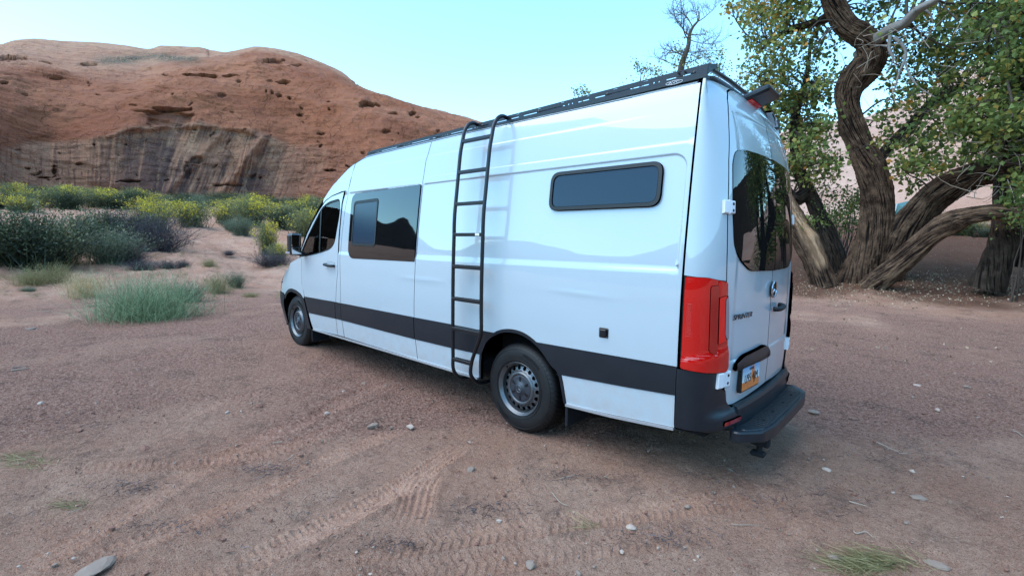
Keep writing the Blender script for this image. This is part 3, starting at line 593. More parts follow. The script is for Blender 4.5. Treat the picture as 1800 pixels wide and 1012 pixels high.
def panel(name, outer, mat, parent, holes=(), off=0.0, skirt=.02, emb=None, du=.08, dz=.08, zs=(), us=(), extra=(), surf=None, mirror=False, label=None, step=.03, both=False, skirt_holes=True, bev=.0025, dome=0.0):
    surf = surf or S
    loops = [dens(outer, step)]+[dens(h, step) for h in holes]
    pts = []; edges = []
    for L in loops:
        k = len(pts); pts += list(L); edges += [(k+i, k+(i+1) % len(L)) for i in range(len(L))]
    nb = len(pts); B = np.array(pts)
    lo = loops[0].min(0); hi = loops[0].max(0)
    gu = np.unique(np.round(np.concatenate([np.arange(lo[0]+du/2, hi[0], du), [u for u in us if lo[0] < u < hi[0]]]), 4))
    gz = np.unique(np.round(np.concatenate([np.arange(lo[1]+dz/2, hi[1], dz), [z for z in zs if lo[1] < z < hi[1]]]), 4))
    G = np.array([(a, b) for a in gu for b in gz]).reshape(-1, 2)
    if len(extra): G = np.concatenate([G, np.concatenate([np.array(e).reshape(-1, 2) for e in extra])])
    if len(G):
        G = G+np.random.default_rng(1).uniform(-1e-5, 1e-5, G.shape)
        ok = poly_in(G, loops[0])
        for h in loops[1:]: ok &= ~poly_in(G, h)
        G = G[ok]
    if len(G):
        d = np.full(len(G), 9.)
        for i in range(0, nb, 400): d = np.minimum(d, np.min(np.hypot(G[:, None, 0]-B[None, i:i+400, 0], G[:, None, 1]-B[None, i:i+400, 1]), 1))
        G = G[d > .006]
    A = np.concatenate([B, G]) if len(G) else B
    vo, _, fo, ov, _, _ = delaunay_2d_cdt([Vector(p) for p in A], edges, [], 0, 1e-6)
    vo = np.array([tuple(v) for v in vo]); T = np.array([f for f in fo if len(f) == 3])
    c = vo[T].mean(1); ok = poly_in(c, loops[0])
    for h in loops[1:]: ok &= ~poly_in(c, h)
    T = T[ok]; a = vo[T[:, 1]]-vo[T[:, 0]]; b = vo[T[:, 2]]-vo[T[:, 0]]; ar = a[:, 0]*b[:, 1]-a[:, 1]*b[:, 0]
    T = T[np.abs(ar) > 1e-12]; ar = ar[np.abs(ar) > 1e-12]; T[ar > 0] = T[ar > 0][:, ::-1]
    offv = off
    P, N = surf(vo[:, 0], vo[:, 1], emb=emb, off=0.0)
    P = P+N*off
    V = [P]; NN = [N]; F = [T]; n0 = len(P)
    for li, L in enumerate(loops):
        if skirt <= 0 or (li and not skirt_holes): continue
        p, n = surf(L[:, 0], L[:, 1], emb=emb, off=0.0); p = p+n*off
        t = np.roll(p, -1, 0)-np.roll(p, 1, 0); area = np.sum(L[:, 0]*np.roll(L[:, 1], -1)-np.roll(L[:, 0], -1)*L[:, 1])
        s = np.cross(t, n); s /= np.linalg.norm(s, axis=1, keepdims=True)+1e-12
        if (area > 0) == (li == 0): s = -s          # sideways, out of the panel
        mth = len(p); rows = [(p, n), (p+s*bev-n*bev, (s+n)/1.414), (p+s*bev-n*skirt, s)]
        k0 = n0
        for q, m_ in rows: V.append(q); NN.append(m_); n0 += mth
        i = np.arange(mth); j = (i+1) % mth; flip = (area > 0) == (li == 0)
        for r_ in range(2):
            a_, b_ = k0+r_*mth, k0+(r_+1)*mth
            q = np.stack([a_+i, a_+j, b_+j, b_+i], -1); F.append(q if not flip else q[:, ::-1])
    V = np.concatenate(V); NN = np.concatenate(NN)
    res = []
    def link(V, NN, F):
        o = mesh(name, V, F, mat, parent, True, NN)
        if label: o['label'] = label
        res.append(o)
    if not mirror or both: link(V, NN, [f for f in F])
    if mirror or both:
        V2 = V.copy(); V2[:, 1] = 2*CY-V2[:, 1]; N2 = NN.copy(); N2[:, 1] *= -1
        link(V2, N2, [f[:, ::-1] for f in F])
    return res[0] if len(res) == 1 else res

# side embossing: window recess, two swage lines, soft belt bulge
def sd_rr(u, z, x0, x1, z0, z1, r):
    cx, cz = (x0+x1)/2, (z0+z1)/2; a = np.abs(u-cx)-(x1-x0)/2+r; b = np.abs(z-cz)-(z1-z0)/2+r
    return np.hypot(np.maximum(a, 0), np.maximum(b, 0))+np.minimum(np.maximum(a, b), 0)-r
def emb_side(u, z):
    d = sd_rr(u, z, -1.33, 5.0, 1.395, 2.152, .10)
    e = -.010*sst(0.0, -.014, d)
    low = sst(-.004, -.045, sd_rr(u, z, -1.33, 5.0, 1.395, 2.5, .06)); lowz = 1-sst(1.44, 1.445, z)
    e = np.where(z < 1.60, -.010*np.where(z < 1.447, sst(1.392, 1.446, z)*sst(0, -.02, np.maximum(-1.325-u, 0)-.02)*sst(-1.335, -1.312, u), sst(0.0, -.014, d)), e)
    e = e-.0035*sst(2.415, 2.428, z)*sst(-1.08, -.8, u)-.003*sst(2.208, 2.219, z)
    def streak(uc, zc, hl, hh, tilt):
        q = (u-uc); zz = z-zc-tilt*q; return np.maximum(0, 1-(q/hl)**2)*np.exp(-(zz/hh)**2)
    e = e+.0026*streak(-.62, 1.215, .33, .022, .03)+.003*streak(1.28, 1.20, .42, .022, .0)
    e = e+.004*np.exp(-((z-1.0)/.16)**2)
    return e
ZS = (1.385, 1.392, 1.40, 1.415, 1.43, 1.44, 1.446, 1.449, 1.46, 1.17, 1.185, 1.2, 1.215, 1.23, 1.245, 1.26, 2.125, 2.138, 2.145, 2.152, 2.16, 2.2, 2.208, 2.2135, 2.219, 2.225, 2.408, 2.415, 2.4215, 2.428, 2.435)
SHx = [-1.36, .9, 1.3, 2.5, 2.63, 2.85, 3.076, 3.267, 3.463, 3.752, 3.97, 4.06, 4.10]
SHz = [2.572, 2.572, 2.566, 2.545, 2.524, 2.466, 2.363, 2.25, 2.10, 1.834, 1.575, 1.40, 1.325]
SH = hermite(SHx, SHz)
def build_van():
    van = thing('camper_van', 'white high-roof camper van with black side ladder and roof rack on the dirt', 'van', (1.8, CY, 0))
    W = M['white']; TR = M['trim']
    seamU = [(1.372, .372), (1.395, .6), (1.405, .8), (1.392, 1.18), (1.387, 1.395), (1.376, 1.8), (1.368, 2.136), (1.353, 2.37), (1.30, 2.566)]
    bU = [(2.877, .385), (2.91, .6), (2.924, .745), (2.916, 1.10), (2.935, 1.4), (2.925, 1.7), (2.89, 2.0), (2.845, 2.16), (2.79, 2.4), (2.752, 2.495)]
    aU = [(3.045, .385), (3.06, .6), (3.06, .731), (2.996, 1.118), (2.980, 1.196), (2.985, 1.6), (2.975, 2.024), (2.915, 2.168)]
    sh = lambda P, d: [(a+d, b) for a, b in P]
    archR = [(.432, .368), (.411, .593), (.344, .713), (.208, .805), (.068, .838), (-.088, .825), (-.236, .754), (-.356, .640), (-.43, .577), (-.478, .363)]
    archR = [tuple(p) for p in smoothpath(archR, 40)]
    topr = lambda x0, x1, n=14: [(x, float(SH(x))) for x in np.linspace(x0, x1, n)]
    g = .0035
    win2 = roundpoly([(-1.172, 1.822), (-1.172, 2.108), (-.275, 2.108), (-.275, 1.822)], .075)
    # rear quarter panel
    q = [(-1.352, .420), (-.9, .385)]+archR[::-1]+sh(seamU, -g)+topr(1.29, -1.352, 30)
    cont = [dens(rrect(-1.33+d, 1.4, 1.6, 2.152-d, .10-d, 8), .03) for d in (-.006, 0.0, .005, .01, .014, .02)]
    cont = [c[(c[:, 0] < -1.2) & (c[:, 1] > 1.61)] for c in cont]
    cont += [np.stack([np.full(12, u), np.linspace(1.38, 1.62, 12)], -1) for u in (-1.337, -1.33, -1.32, -1.312, -1.3)]
    panel('quarter_panel', q, W, van, [roundpoly([(-1.152, 1.842), (-1.152, 2.088), (-.295, 2.088), (-.295, 1.842)], .06)], emb=emb_side, zs=ZS, extra=cont)
    zsx = ZS
    win1 = roundpoly([(2.735, 1.365), (2.735, 2.122), (1.392, 2.140), (1.402, 1.372)], [.13, .10, .01, .01], 8)
    q = sh(seamU, g)[::1]; q = [(a, b) for a, b in q]
    mid = q+topr(1.33, 2.62, 16)+sh(bU, -g)[::-1]
    panel('side_panel', mid, W, van, [roundpoly([(2.70, 1.40), (2.70, 2.10), (1.42, 2.115), (1.43, 1.40)], .05)], emb=emb_side, zs=ZS)
    panel('pillar_panel', [(2.885, .386)]+sh(bU, g)[1:-2]+[(2.905, 2.165)]+sh(aU, -g)[::-1], W, van, emb=emb_side, zs=ZS)
    # same three on the far side
    panel('quarter_panel', [(-1.352, .420), (-.9, .385)]+archR[::-1]+sh(seamU, -g)+topr(1.29, -1.352, 30), W, van, mirror=True, dz=.15, du=.15)
    panel('sliding_door', mid, W, van, mirror=True, dz=.15, du=.15)
    # cab door with its window opening
    dw = roundpoly([(4.085, 1.330), (3.845, 1.63), (3.49, 2.0), (3.32, 2.065), (3.03, 2.092), (2.992, 1.93), (3.075, 1.53), (3.19, 1.455), (3.549, 1.388)], [.01, .3, .15, .2, .06, .1, .08, .2, .2], 4)
    door = aU[:-1]; door = sh(door, g)+[(2.95, 2.165), (3.243, 2.125), (3.40, 2.075), (3.56, 1.955), (3.72, 1.81), (3.86, 1.655), (3.965, 1.50), (4.075, 1.365), (4.098, 1.325), (4.003, 1.318), (4.0, 1.12), (4.006, .963), (3.93, .80), (3.855, .648), (3.80, .5), (3.733, .372)]
    for mir in (False, True):
        d = panel('cab_door', door, W, van, [dw], emb=emb_cab, zs=(), mirror=mir, du=.07, dz=.07)
        panel('door_window', [(a, b) for a, b in dw], M['clear'], d, off=-.012, skirt=0, mirror=mir, du=.2, dz=.2)
        fr = roundpoly([(4.085, 1.330), (3.845, 1.63), (3.49, 2.0), (3.32, 2.065), (3.03, 2.092), (2.992, 1.93), (3.075, 1.53), (3.19, 1.455), (3.549, 1.388)], [.01, .3, .15, .2, .06, .1, .08, .2, .2], 4)
        cen = np.mean(fr, 0); inn = [tuple(cen+(np.array(p)-cen)*np.array([.955, .94])) for p in fr]
        panel('window_seal', fr, M['seal'], d, [inn], off=-.006, skirt=.01, mirror=mir, step=.05)
        panel('window_divider', [(3.50, 1.40), (3.53, 1.985), (3.50, 1.998), (3.465, 1.41)], M['seal'], d, off=-.004, mirror=mir)
    hb = MB(); P, N = S(3.19, 1.262); 
    hb.tube(smoothpath([S(3.28, 1.268, off=.002)[0], S(3.26, 1.266, off=.04)[0], S(3.17, 1.26, off=.05)[0], S(3.08, 1.256, off=.04)[0], S(3.065, 1.256, off=.002)[0]], 14), .017, 10)
    dobj = [o for o in van.children if o.name.startswith('cab_door')][0]
    hb.build('door_handle', M['seal'], dobj, True)
    panel('handle_recess', roundpoly([(3.05, 1.225), (3.05, 1.295), (3.29, 1.305), (3.29, 1.235)], .033), W, dobj, off=.0015, skirt=.003, emb=lambda u, z: -.012*np.maximum(0, 1-((u-3.17)/.11)**2-((z-1.265)/.034)**2), du=.02, dz=.012)
    # upper cab side above the door
    up = [(2.915, 2.178), (3.0, 2.176), (3.243, 2.138), (3.41, 2.087), (3.47, 2.05)]+[(x, float(SH(x))) for x in (3.463, 3.35, 3.267, 3.15, 3.076, 2.95, 2.85, 2.76)]+sh(bU, g)[-1:-4:-1]
    panel('cab_upper_panel', up, W, van, both=True, emb=lambda u, z: -.004*sst(2.315, 2.33, z+.09*(u-2.85)), zs=np.arange(2.2, 2.5, .012))
    # fender and nose
    fen = [(4.010, 1.315), (4.006, 1.12), (4.012, .963), (3.945, .81), (3.99, .72), (4.077, .800), (4.2, .84), (4.351, .855), (4.45, .84), (4.531, .805), (4.62, .755), (4.70, .79), (UF-.001, .80), (UF-.001, 1.10), (5.3, 1.12), (4.98, 1.14), (4.6, 1.20), (4.3, 1.262), (4.10, 1.32)]
    panel('fender', fen, W, van, both=True, du=.05, dz=.05, step=.03)
    panel('front_bumper', [(4.66, .36), (4.70, .5), (4.675, .64), (4.63, .74), (4.71, .785), (UF-.001, .795), (UF-.001, .28), (4.9, .29)], TR, van, both=True, off=.008, du=.05, dz=.05)
    panel('arch_trim', [(3.80, .36), (3.86, .52), (3.91, .66), (3.955, .76), (4.06, .825), (4.2, .862), (4.35, .876), (4.47, .858), (4.57, .812), (4.66, .735), (4.61, .70), (4.53, .78), (4.45, .815), (4.35, .832), (4.2, .818), (4.09, .775), (4.0, .68), (3.95, .55), (3.91, .36)], TR, van, off=.004, du=.3, dz=.3, step=.02, both=True)
    hl = panel('headlight', roundpoly([(4.985, .83), (4.975, 1.03), (5.12, 1.075), (5.50, 1.01), (5.42, .86)], .03), M['clearlens'], van, off=.004, both=True)
    panel('grille', [(5.53, .55), (5.53, 1.02), (UF-.001, 1.03), (UF-.001, .55)], M['metal_black'], van, off=.006, both=True)
    # hood, windscreen, roof
    w_ = np.linspace(-1, 1, 41); half = lambda z: 1.01-gfun(z)
    def roofsurf(xs):
        R = []
        for x in xs:
            z = float(SH(x)); bx = float(np.interp(x, [2.3, 3.1, 4.1], [0, .35, .55])); cz = float(np.interp(x, [-1.36, -1.2, 2.4, 3.1, 4.1], [.13, .145, .145, .12, .035]))
            hw = half(z)-.001
            R.append(np.stack([x+bx*(1-w_**2), CY+hw*w_, z+cz*(1-np.abs(w_)**5)], -1))
        return np.array(R)
    def strip(name, R, mat, lab=None):
        return mesh(name, R.reshape(-1, 3), gridfaces(R.shape[0], R.shape[1]), mat, van, True)
    ws = 1-np.cos(np.linspace(0, np.pi, 41)); w_ = (ws-1)
    strip('roof', roofsurf(np.concatenate([np.linspace(-1.33, 2.4, 20), np.linspace(2.5, 3.2, 12)])), W)
    R = roofsurf(np.linspace(3.2, 4.10, 24)); strip('windscreen', R[:, 4:-4], M['glass']); strip('pillar_left', R[:, :5], W).name = 'windscreen_pillar'; strip('windscreen_pillar', R[:, -5:], W)
    base = R[-1]; front = []
    for wv in w_:
        a = abs(wv); u = np.interp(a, [0, .5, .8, 1], [UF-.001, UF-.45, UF-.8, 4.9]); p = SB(u, float(np.interp(a, [0, .8, 1], [1.10, 1.12, 1.148])))
        front.append([p[0], p[1] if wv > 0 else 2*CY-p[1], p[2]])
    front = np.array(front); T = np.linspace(0, 1, 12)[:, None, None]
    H = base[None]*(1-T)+front[None]*T; H[..., 2] += .05*np.sin(T[..., 0]*np.pi)*(1-w_[None]**6); strip('hood', H, W)
    # side mouldings
    TRs = dict(off=.007, skirt=.012, du=.2, dz=.06, step=.04)
    for mir in (False, True):
        panel('side_moulding', [(-1.352, .634), (-1.0, .612), (-.405, .583), (-.44, .575), (-.375, .655), (-.25, .757), (-.185, .795), (-.671, .803), (-1.352, .815)], TR, van, mirror=mir, **TRs)
        panel('side_moulding', [(.42, .590), (.86, .585), (1.392, .582), (1.402, .804), (.838, .806), (.235, .803), (.344, .722), (.40, .62)], TR, van, mirror=mir, **TRs)
        panel('side_moulding', [(1.402, .582), (2.905, .594), (2.921, .803), (1.412, .804)], TR, van, mirror=mir, **TRs)
        panel('side_moulding', [(2.913, .594), (3.054, .595), (3.054, .803), (2.928, .803)], TR, van, mirror=mir, **TRs)
        panel('side_moulding', [(3.066, .595), (3.835, .585), (3.862, .655), (3.925, .795), (3.064, .803)], TR, van, mirror=mir, **TRs)
        panel('wheel_arch_lip', archR+[tuple(p) for p in smoothpath([(-.50, .363), (-.455, .585), (-.37, .665), (-.246, .775), (-.09, .85), (.07, .863), (.222, .826), (.365, .728), (.437, .6), (.455, .368)], 40)], TR, van, off=.004, skirt=.03, du=.5, dz=.5, mirror=mir)
    # sill flange
    for x0, x1 in ((.47, 3.72), (-1.345, -.5)):
        P = np.array([[x, gy, z] for x in np.linspace(x0, x1, 12) for gy, z in ((-.03, 0), (-.006, -.0), (-.006, -.018), (-.03, -.018))]).reshape(12, 4, 3)
        P[..., 2] += np.interp(P[..., 0], [-1.35, -.9, -.5, 1.4, 3.7], [.418, .382, .366, .372, .374])
        mesh('sill_flange', P.reshape(-1, 3), gridfaces(12, 4, True), M['galv'], van, False)
    # windows in the flank
    wn = panel('side_window', win2, M['seal'], van, [roundpoly([(-1.148, 1.846), (-1.148, 2.084), (-.299, 2.084), (-.299, 1.846)], .058)], off=.012, skirt=.02, du=.5, dz=.5, step=.02)
    panel('window_pane', roundpoly([(-1.150, 1.844), (-1.150, 2.086), (-.297, 2.086), (-.297, 1.844)], .058), M['glass2'], wn, off=.004, skirt=0, dz=.5)
    wn = panel('side_window', win1, M['glass'], van, [], off=.004, skirt=.012, du=.3, dz=.06, emb=lambda u, z: 0*u)
    vt = panel('sliding_vent', roundpoly([(2.663, 1.518), (2.663, 2.032), (2.140, 2.045), (2.140, 1.512)], .05), M['seal'], wn, [roundpoly([(2.643, 1.545), (2.643, 2.005), (2.160, 2.015), (2.160, 1.54)], .04)], off=.009, skirt=.01)
    panel('insect_screen', roundpoly([(2.644, 1.544), (2.644, 2.006), (2.159, 2.016), (2.159, 1.539)], .04), M['glass2'], wn, off=.0055, skirt=0)
    # fuel/shore power inlet
    b = MB(); P, N = S(-.82, .958); b.box(P+[-.038, -.002, -.036], P+[.038, .010, .036], .006); b.box(P+[-.026, .010, -.022], P+[.026, .024, .026], .006)
    io = b.build('power_inlet', M['metal_black'], van, False)
    s = MB()
    for a in (-.031, .031):
        for c in (-.029, .029): s.cyl(P+[a, .010, c], P+[a, .012, c], .0035, 8)
    s.build('screws', M['chrome'], io)
    # rear corner pillars, header, lamps, bumper
    gap = [(-2.477, 2.668), (-2.35, 2.668), (-2.216, 2.663), (-2.05, 2.648), (-1.93, 2.622), (-1.835, 2.585), (-1.75, 2.51), (-1.70, 2.42), (-1.668, 2.327), (-1.640, 2.1), (-1.632, 1.766), (-1.640, 1.5), (-1.652, 1.36)]
    pil = [(-1.366, 1.392)]+[(-1.366, z) for z in (1.6, 2.0, 2.4, 2.57)]+[(-1.366, 2.66), (-1.372, 2.712), (-1.9, 2.712), (-2.479, 2.712)]+[(a+.0015 if i > 3 else a, b_+.003 if i < 6 else b_) for i, (a, b_) in enumerate(gap)]
    kw = dict(du=.02, dz=.05, step=.02)
    for mir in (False, True):
        panel('rear_pillar', pil, W, van, mirror=mir, emb=lambda u, z: -.003*sst(2.208, 2.219, z)*sst(-1.36, -1.355, u), **kw)
        tl = panel('tail_light', roundpoly([(-1.378, 1.383), (-1.50, 1.380), (-1.648, 1.350), (-1.660, 1.2), (-1.678, .99), (-1.692, .815), (-1.672, .792), (-1.52, .800), (-1.378, .815)], .012, 3), M['red'], van, off=.012, skirt=.03, mirror=mir, du=.012, dz=.02, step=.015,
                   emb=lambda u, z: .006*sst(-1.40, -1.52, u)-.010*np.exp(-((u+1.575)/.012)**2)*sst(.88, .95, z)+.009*sst(.93, .86, z+.25*(u+1.5))*1.0)
        panel('lamp_strip', roundpoly([(-1.592, .97), (-1.582, 1.26), (-1.640, 1.27), (-1.652, .99)], .012), M['red2'], tl, off=.022, skirt=.008, mirror=mir, du=.03, dz=.05, step=.015)
        panel('lamp_core', roundpoly([(-1.53, .93), (-1.52, 1.33), (-1.572, 1.335), (-1.585, .90)], .012), M['red3'], tl, off=.022, skirt=.006, mirror=mir, du=.03, dz=.05, step=.015)
        panel('reversing_lamp', roundpoly([(-1.660, 1.0), (-1.643, 1.03), (-1.632, 1.245), (-1.652, 1.27), (-1.664, 1.2), (-1.681, 1.0)], .006), M['clearlens'], tl, off=.024, skirt=.01, mirror=mir, du=.03, dz=.05, step=.012)
        rb = MB()
        for k in range(16):
            z = 1.02+k*.013; rb.tube([S(u, z, off=.0122)[0]*np.array([1, 1, 1]) for u in np.linspace(-1.395, -1.485, 5)], .0012, 5, False)
        ro = rb.build('lamp_ribs', M['red3'], tl, True)
        if mir:
            for v in ro.data.vertices: v.co.y = 2*CY-(v.co.y+rootloc(van)[1])-rootloc(van)[1]
        panel('lamp_gasket', [(-1.368, 1.392), (-1.652, 1.358), (-1.698, .80), (-1.68, .782), (-1.368, .806)], M['seal'], van, off=-.004, skirt=.02, mirror=mir, **kw)
    # rear doors
    doorP = [(-2.475, .565), (-2.3, .556), (-2.015, .546), (-1.84, .542), (-1.785, .548), (-1.745, .57), (-1.728, .60), (-1.708, .767), (-1.692, .99), (-1.668, 1.2), (-1.660, 1.36), (-1.648, 1.5), (-1.640, 1.766), (-1.648, 2.1), (-1.676, 2.327), (-1.709, 2.415), (-1.758, 2.503), (-1.84, 2.576), (-1.935, 2.613), (-2.05, 2.639), (-2.216, 2.654), (-2.475, 2.660)]
    def emb_rear(u, z):
        e = -.008*sst(2.445, 2.425, z+.10*np.maximum(0, u+1.86))*sst(-1.74, -1.80, u)
        return e+.010*sst(.846, .826, z)*sst(-1.75, -1.80, u)*(1-.0*u)
    for mir in (False, True):
        rd = panel('rear_door', doorP, W, van, mirror=mir, emb=emb_rear, du=.04, dz=.05, zs=(2.36, 2.38, 2.4, 2.415, 2.425, 2.435, 2.445, 2.46, .82, .826, .833, .84, .846, .852), step=.02)
        panel('rear_glass', roundpoly([(-2.4745, 1.405), (-1.975, 1.415), (-1.83, 1.475), (-1.715, 1.56), (-1.684, 1.8), (-1.685, 2.09), (-1.72, 2.165), (-1.85, 2.187), (-2.1, 2.195), (-2.4745, 2.20)], [.0, .06, .05, .06, .1, .08, .05, .05, .05, 0], 5), M['glass'], rd, off=.004, skirt=.012, mirror=mir, du=.05, dz=.06, step=.02)
        hs = []
        for z0, z1 in ((1.772, 1.850), (.690, .790)):
            h = MB()
            p0, n0 = S(-1.60 if z0 > 1 else -1.625, (z0+z1)/2); p1, n1 = S(-1.69 if z0 > 1 else -1.735, (z0+z1)/2)
            for u0, u1, t_ in (((-1.583, -1.628, .016), (-1.640, -1.690, .013)) if z0 > 1 else ((-1.603, -1.655, .026), (-1.665, -1.735, .020))):
                a, na = S(u0, z0); b_, nb = S(u1, z0); c, _ = S(u0, z1); d_, _ = S(u1, z1); n_ = (na+nb); n_ /= np.linalg.norm(n_)
                B = [a-n_*.005, b_-n_*.005, d_-n_*.005, c-n_*.005, a+n_*t_, b_+n_*t_, d_+n_*t_, c+n_*t_]
                e_ = .006; cen = np.mean(B[4:], 0)
                B2 = [p+(cen-p)*.12+n_*.005 for p in B[4:]]
                h.add(np.array(B+B2), [(4, 0, 1, 5), (5, 1, 2, 6), (6, 2, 3, 7), (7, 3, 0, 4), (8, 4, 5, 9), (9, 5, 6, 10), (10, 6, 7, 11), (11, 7, 4, 8), (8, 9, 10, 11)])
            a, na = S(-1.634 if z0 > 1 else -1.660, z0-.004); b_, _ = S(-1.634 if z0 > 1 else -1.660, z1+.004); h.cyl(a+na*.009, b_+na*.009, .009, 10)
            hs.append(h.build('door_hinge', M['white_plastic'], rd))
        hh = MB()
        for uu, zz, oo in ((-1.668, 1.79, .0192), (-1.668, 1.83, .0192), (-1.705, .715, .0262), (-1.705, .765, .0262)):
            p, n_ = S(uu, zz); hh.cyl(p+n_*(oo-.004), p+n_*oo, .009, 10)
        h2 = hh.build('hinge_bolt', M['dark'], rd)
        if mir:
            for o_ in hs+[h2]:
                for v in o_.data.vertices: v.co.y = 2*CY-v.co.y-2*rootloc(van)[1]
                o_.data.flip_normals()
    rdoors = [o for o in van.children if o.name.startswith('rear_door')]
    # handle on the right door, star, lettering, plate trim, plate
    def onrear(u, z, right=False):
        p, n = S(u, z); p = p.copy(); n = n.copy()
        if right: p[1] = 2*CY-p[1]; n[1] = -n[1]
        return p, n
    hb = MB(); q = [onrear(u, z, True) for u, z in ((-2.42, 1.112), (-2.40, 1.113), (-2.33, 1.12), (-2.27, 1.128), (-2.255, 1.13))]
    hb.tube(smoothpath([a+n*o for (a, n), o in zip(q, (.0, .035, .045, .035, .0))], 12), .018, 10); hb.build('door_handle', M['seal'], rdoors[1], True)
    sb = MB(); c, n = onrear(-2.479, 1.265); c = c+n*.012; ty = np.array([0, -1, 0.]); tz = np.array([0, 0, 1.]); R0 = .058
    a = np.linspace(0, 2*np.pi, 33)[:-1]
    sb.tube(np.array([c+R0*(math.cos(t)*ty+math.sin(t)*tz) for t in np.linspace(0, 2*np.pi, 33)]), .006, 8, False)
    for k in range(3):
        t = math.pi/2+k*2*math.pi/3; d = math.cos(t)*ty+math.sin(t)*tz; s_ = -math.sin(t)*ty+math.cos(t)*tz
        sb.add([c+d*R0, c+s_*.009+d*.004, c-s_*.009+d*.004, c+n*.008], [(0, 1, 3), (0, 3, 2), (0, 2, 1), (1, 2, 3)])
    sb.build('star_emblem', M['chrome'], rdoors[0], False)
    bk = MB(); bk.cyl(c-n*.012, c-n*.004, R0, 28); bk.build('emblem_back', M['metal_black'], rdoors[0], True)
    def text(name, body, size, mat, parent, u, z, off=.004, shear=0.0, right=None, sx=1.0, ext=.002, place=None, spacing=1.0):
        cu = bpy.data.curves.new(name, 'FONT'); cu.body = body; cu.size = size; cu.extrude = ext; cu.shear = shear; cu.space_character = spacing; cu.resolution_u = 3
        cu.align_x = 'CENTER'; cu.align_y = 'CENTER'
        to = bpy.data.objects.new(name, cu); COL.objects.link(to); bpy.context.view_layer.update()
        me = bpy.data.meshes.new_from_object(to.evaluated_get(bpy.context.evaluated_depsgraph_get())); bpy.data.objects.remove(to)
        V = np.empty(len(me.vertices)*3, np.float32); me.vertices.foreach_get('co', V); V = V.reshape(-1, 3).astype(float); V[:, 0] *= sx
        if place is None:
            uu = u-V[:, 0]; zz = z+V[:, 1]; p, n = S(uu, zz); W_ = p+n*(off+V[:, 2])[:, None]
        else:
            o_, ax, ay, az = place; W_ = o_+V[:, :1]*ax+V[:, 1:2]*ay+V[:, 2:3]*az
        F = [np.array([p.vertices[:] for p in me.polygons if len(p.vertices) == k]) for k in (3, 4)]; F = [f for f in F if len(f)]
        big = [tuple(p.vertices) for p in me.polygons if len(p.vertices) > 4]
        bpy.data.meshes.remove(me)
        allF = [tuple(r_) for f in F for r_ in f]+big
        return mesh(name, W_, allF, mat, parent, False)
    text('model_lettering', 'SPRINTER', .048, M['badge'], rdoors[0], -1.893, 1.122, .005, .35, sx=1.42)
    panel('plate_lamp_trim', roundpoly([(-1.79, .790), (-1.80, .81), (-1.915, .855), (-2.335, .868), (-2.425, .83), (-2.424, .785), (-2.33, .778), (-1.88, .778)], [.01, .01, .05, .04, .03, .01, .02, .02], 4), M['trim'], rdoors[0], off=.022, skirt=.024, bev=.008, step=.02, du=.05, dz=.03, emb=lambda u, z: .012*np.exp(-((z-.80)/.018)**2))
    # plate: a flat pressed sheet on a black frame
    pc, pn = S(-2.045, .70); pc = pc+pn*.03; ax = S(-2.195, .70)[0]-S(-1.895, .70)[0]; ax /= np.linalg.norm(ax); az_ = np.array([0, 0, 1.]); pn = np.cross(ax, az_); pn = pn if pn[0] < 0 else -pn
    def platebox(w0, w1, h0, h1, d0, d1, mat, name, par, bev=.002):
        b = MB(); Mx = np.eye(4); Mx[:3, 0] = ax; Mx[:3, 1] = pn; Mx[:3, 2] = az_; Mx[:3, 3] = pc
        b.box((w0, d0, h0), (w1, d1, h1), bev, Mx); return b.build(name, mat, par)
    lp = platebox(-.168, .156, -.085, .080, -.028, -.003, M['seal'], 'plate_frame', rdoors[0])
    t = NT('licence_plate_print'); o3 = t.geo(); ww = t.n('VectorMath', operation='DOT_PRODUCT', i_0=t.n('VectorMath', operation='SUBTRACT', i_0=o3, i_1=tuple(pc)).outputs[0], i_1=tuple(ax)).outputs[1]
    zz = t.math('SUBTRACT', t.n('SeparateXYZ', i_0=o3).outputs[2], float(pc[2]))
    arch = t.math('SUBTRACT', 1.0, t.math('MULTIPLY', t.math('ABSOLUTE', t.math('SUBTRACT', ww, .03)), 22.))     # peak of the arch
    hgt = t.math('ADD', -.045, t.math('ADD', t.math('MULTIPLY', t.noise(38, 3, .6, o3), .04), t.math('MULTIPLY', t.math('MAXIMUM', arch, 0.), .16)))
    org = t.math('GREATER_THAN', hgt, zz)
    skyc = t.ramp(t.math('ADD', .5, t.math('MULTIPLY', zz, 6.)), [(.2, (.75, .72, .62)), (.55, (.55, .68, .75)), (1., (.10, .30, .55))])
    t.p(Base_Color=t.mix(org, skyc, t.ramp(t.noise(60, 3, .6, o3), [(.3, (.65, .13, .03)), (.7, (.85, .30, .07))])), Roughness=.35)
    pl = platebox(-.1525, .1525, -.076, .076, -.003, .0, t.m, 'licence_plate', van)
    text('plate_number', 'U95 4JM', .082, M['metal_black'], pl, 0, 0, ext=.001, place=(pc+pn*.001-az_*.004, ax, az_, pn), sx=.80, spacing=1.05)
    text('plate_state', 'UTAH', .026, M['metal_black'], pl, 0, 0, ext=.001, place=(pc+pn*.001+az_*.057, ax, az_, pn), sx=1.1)
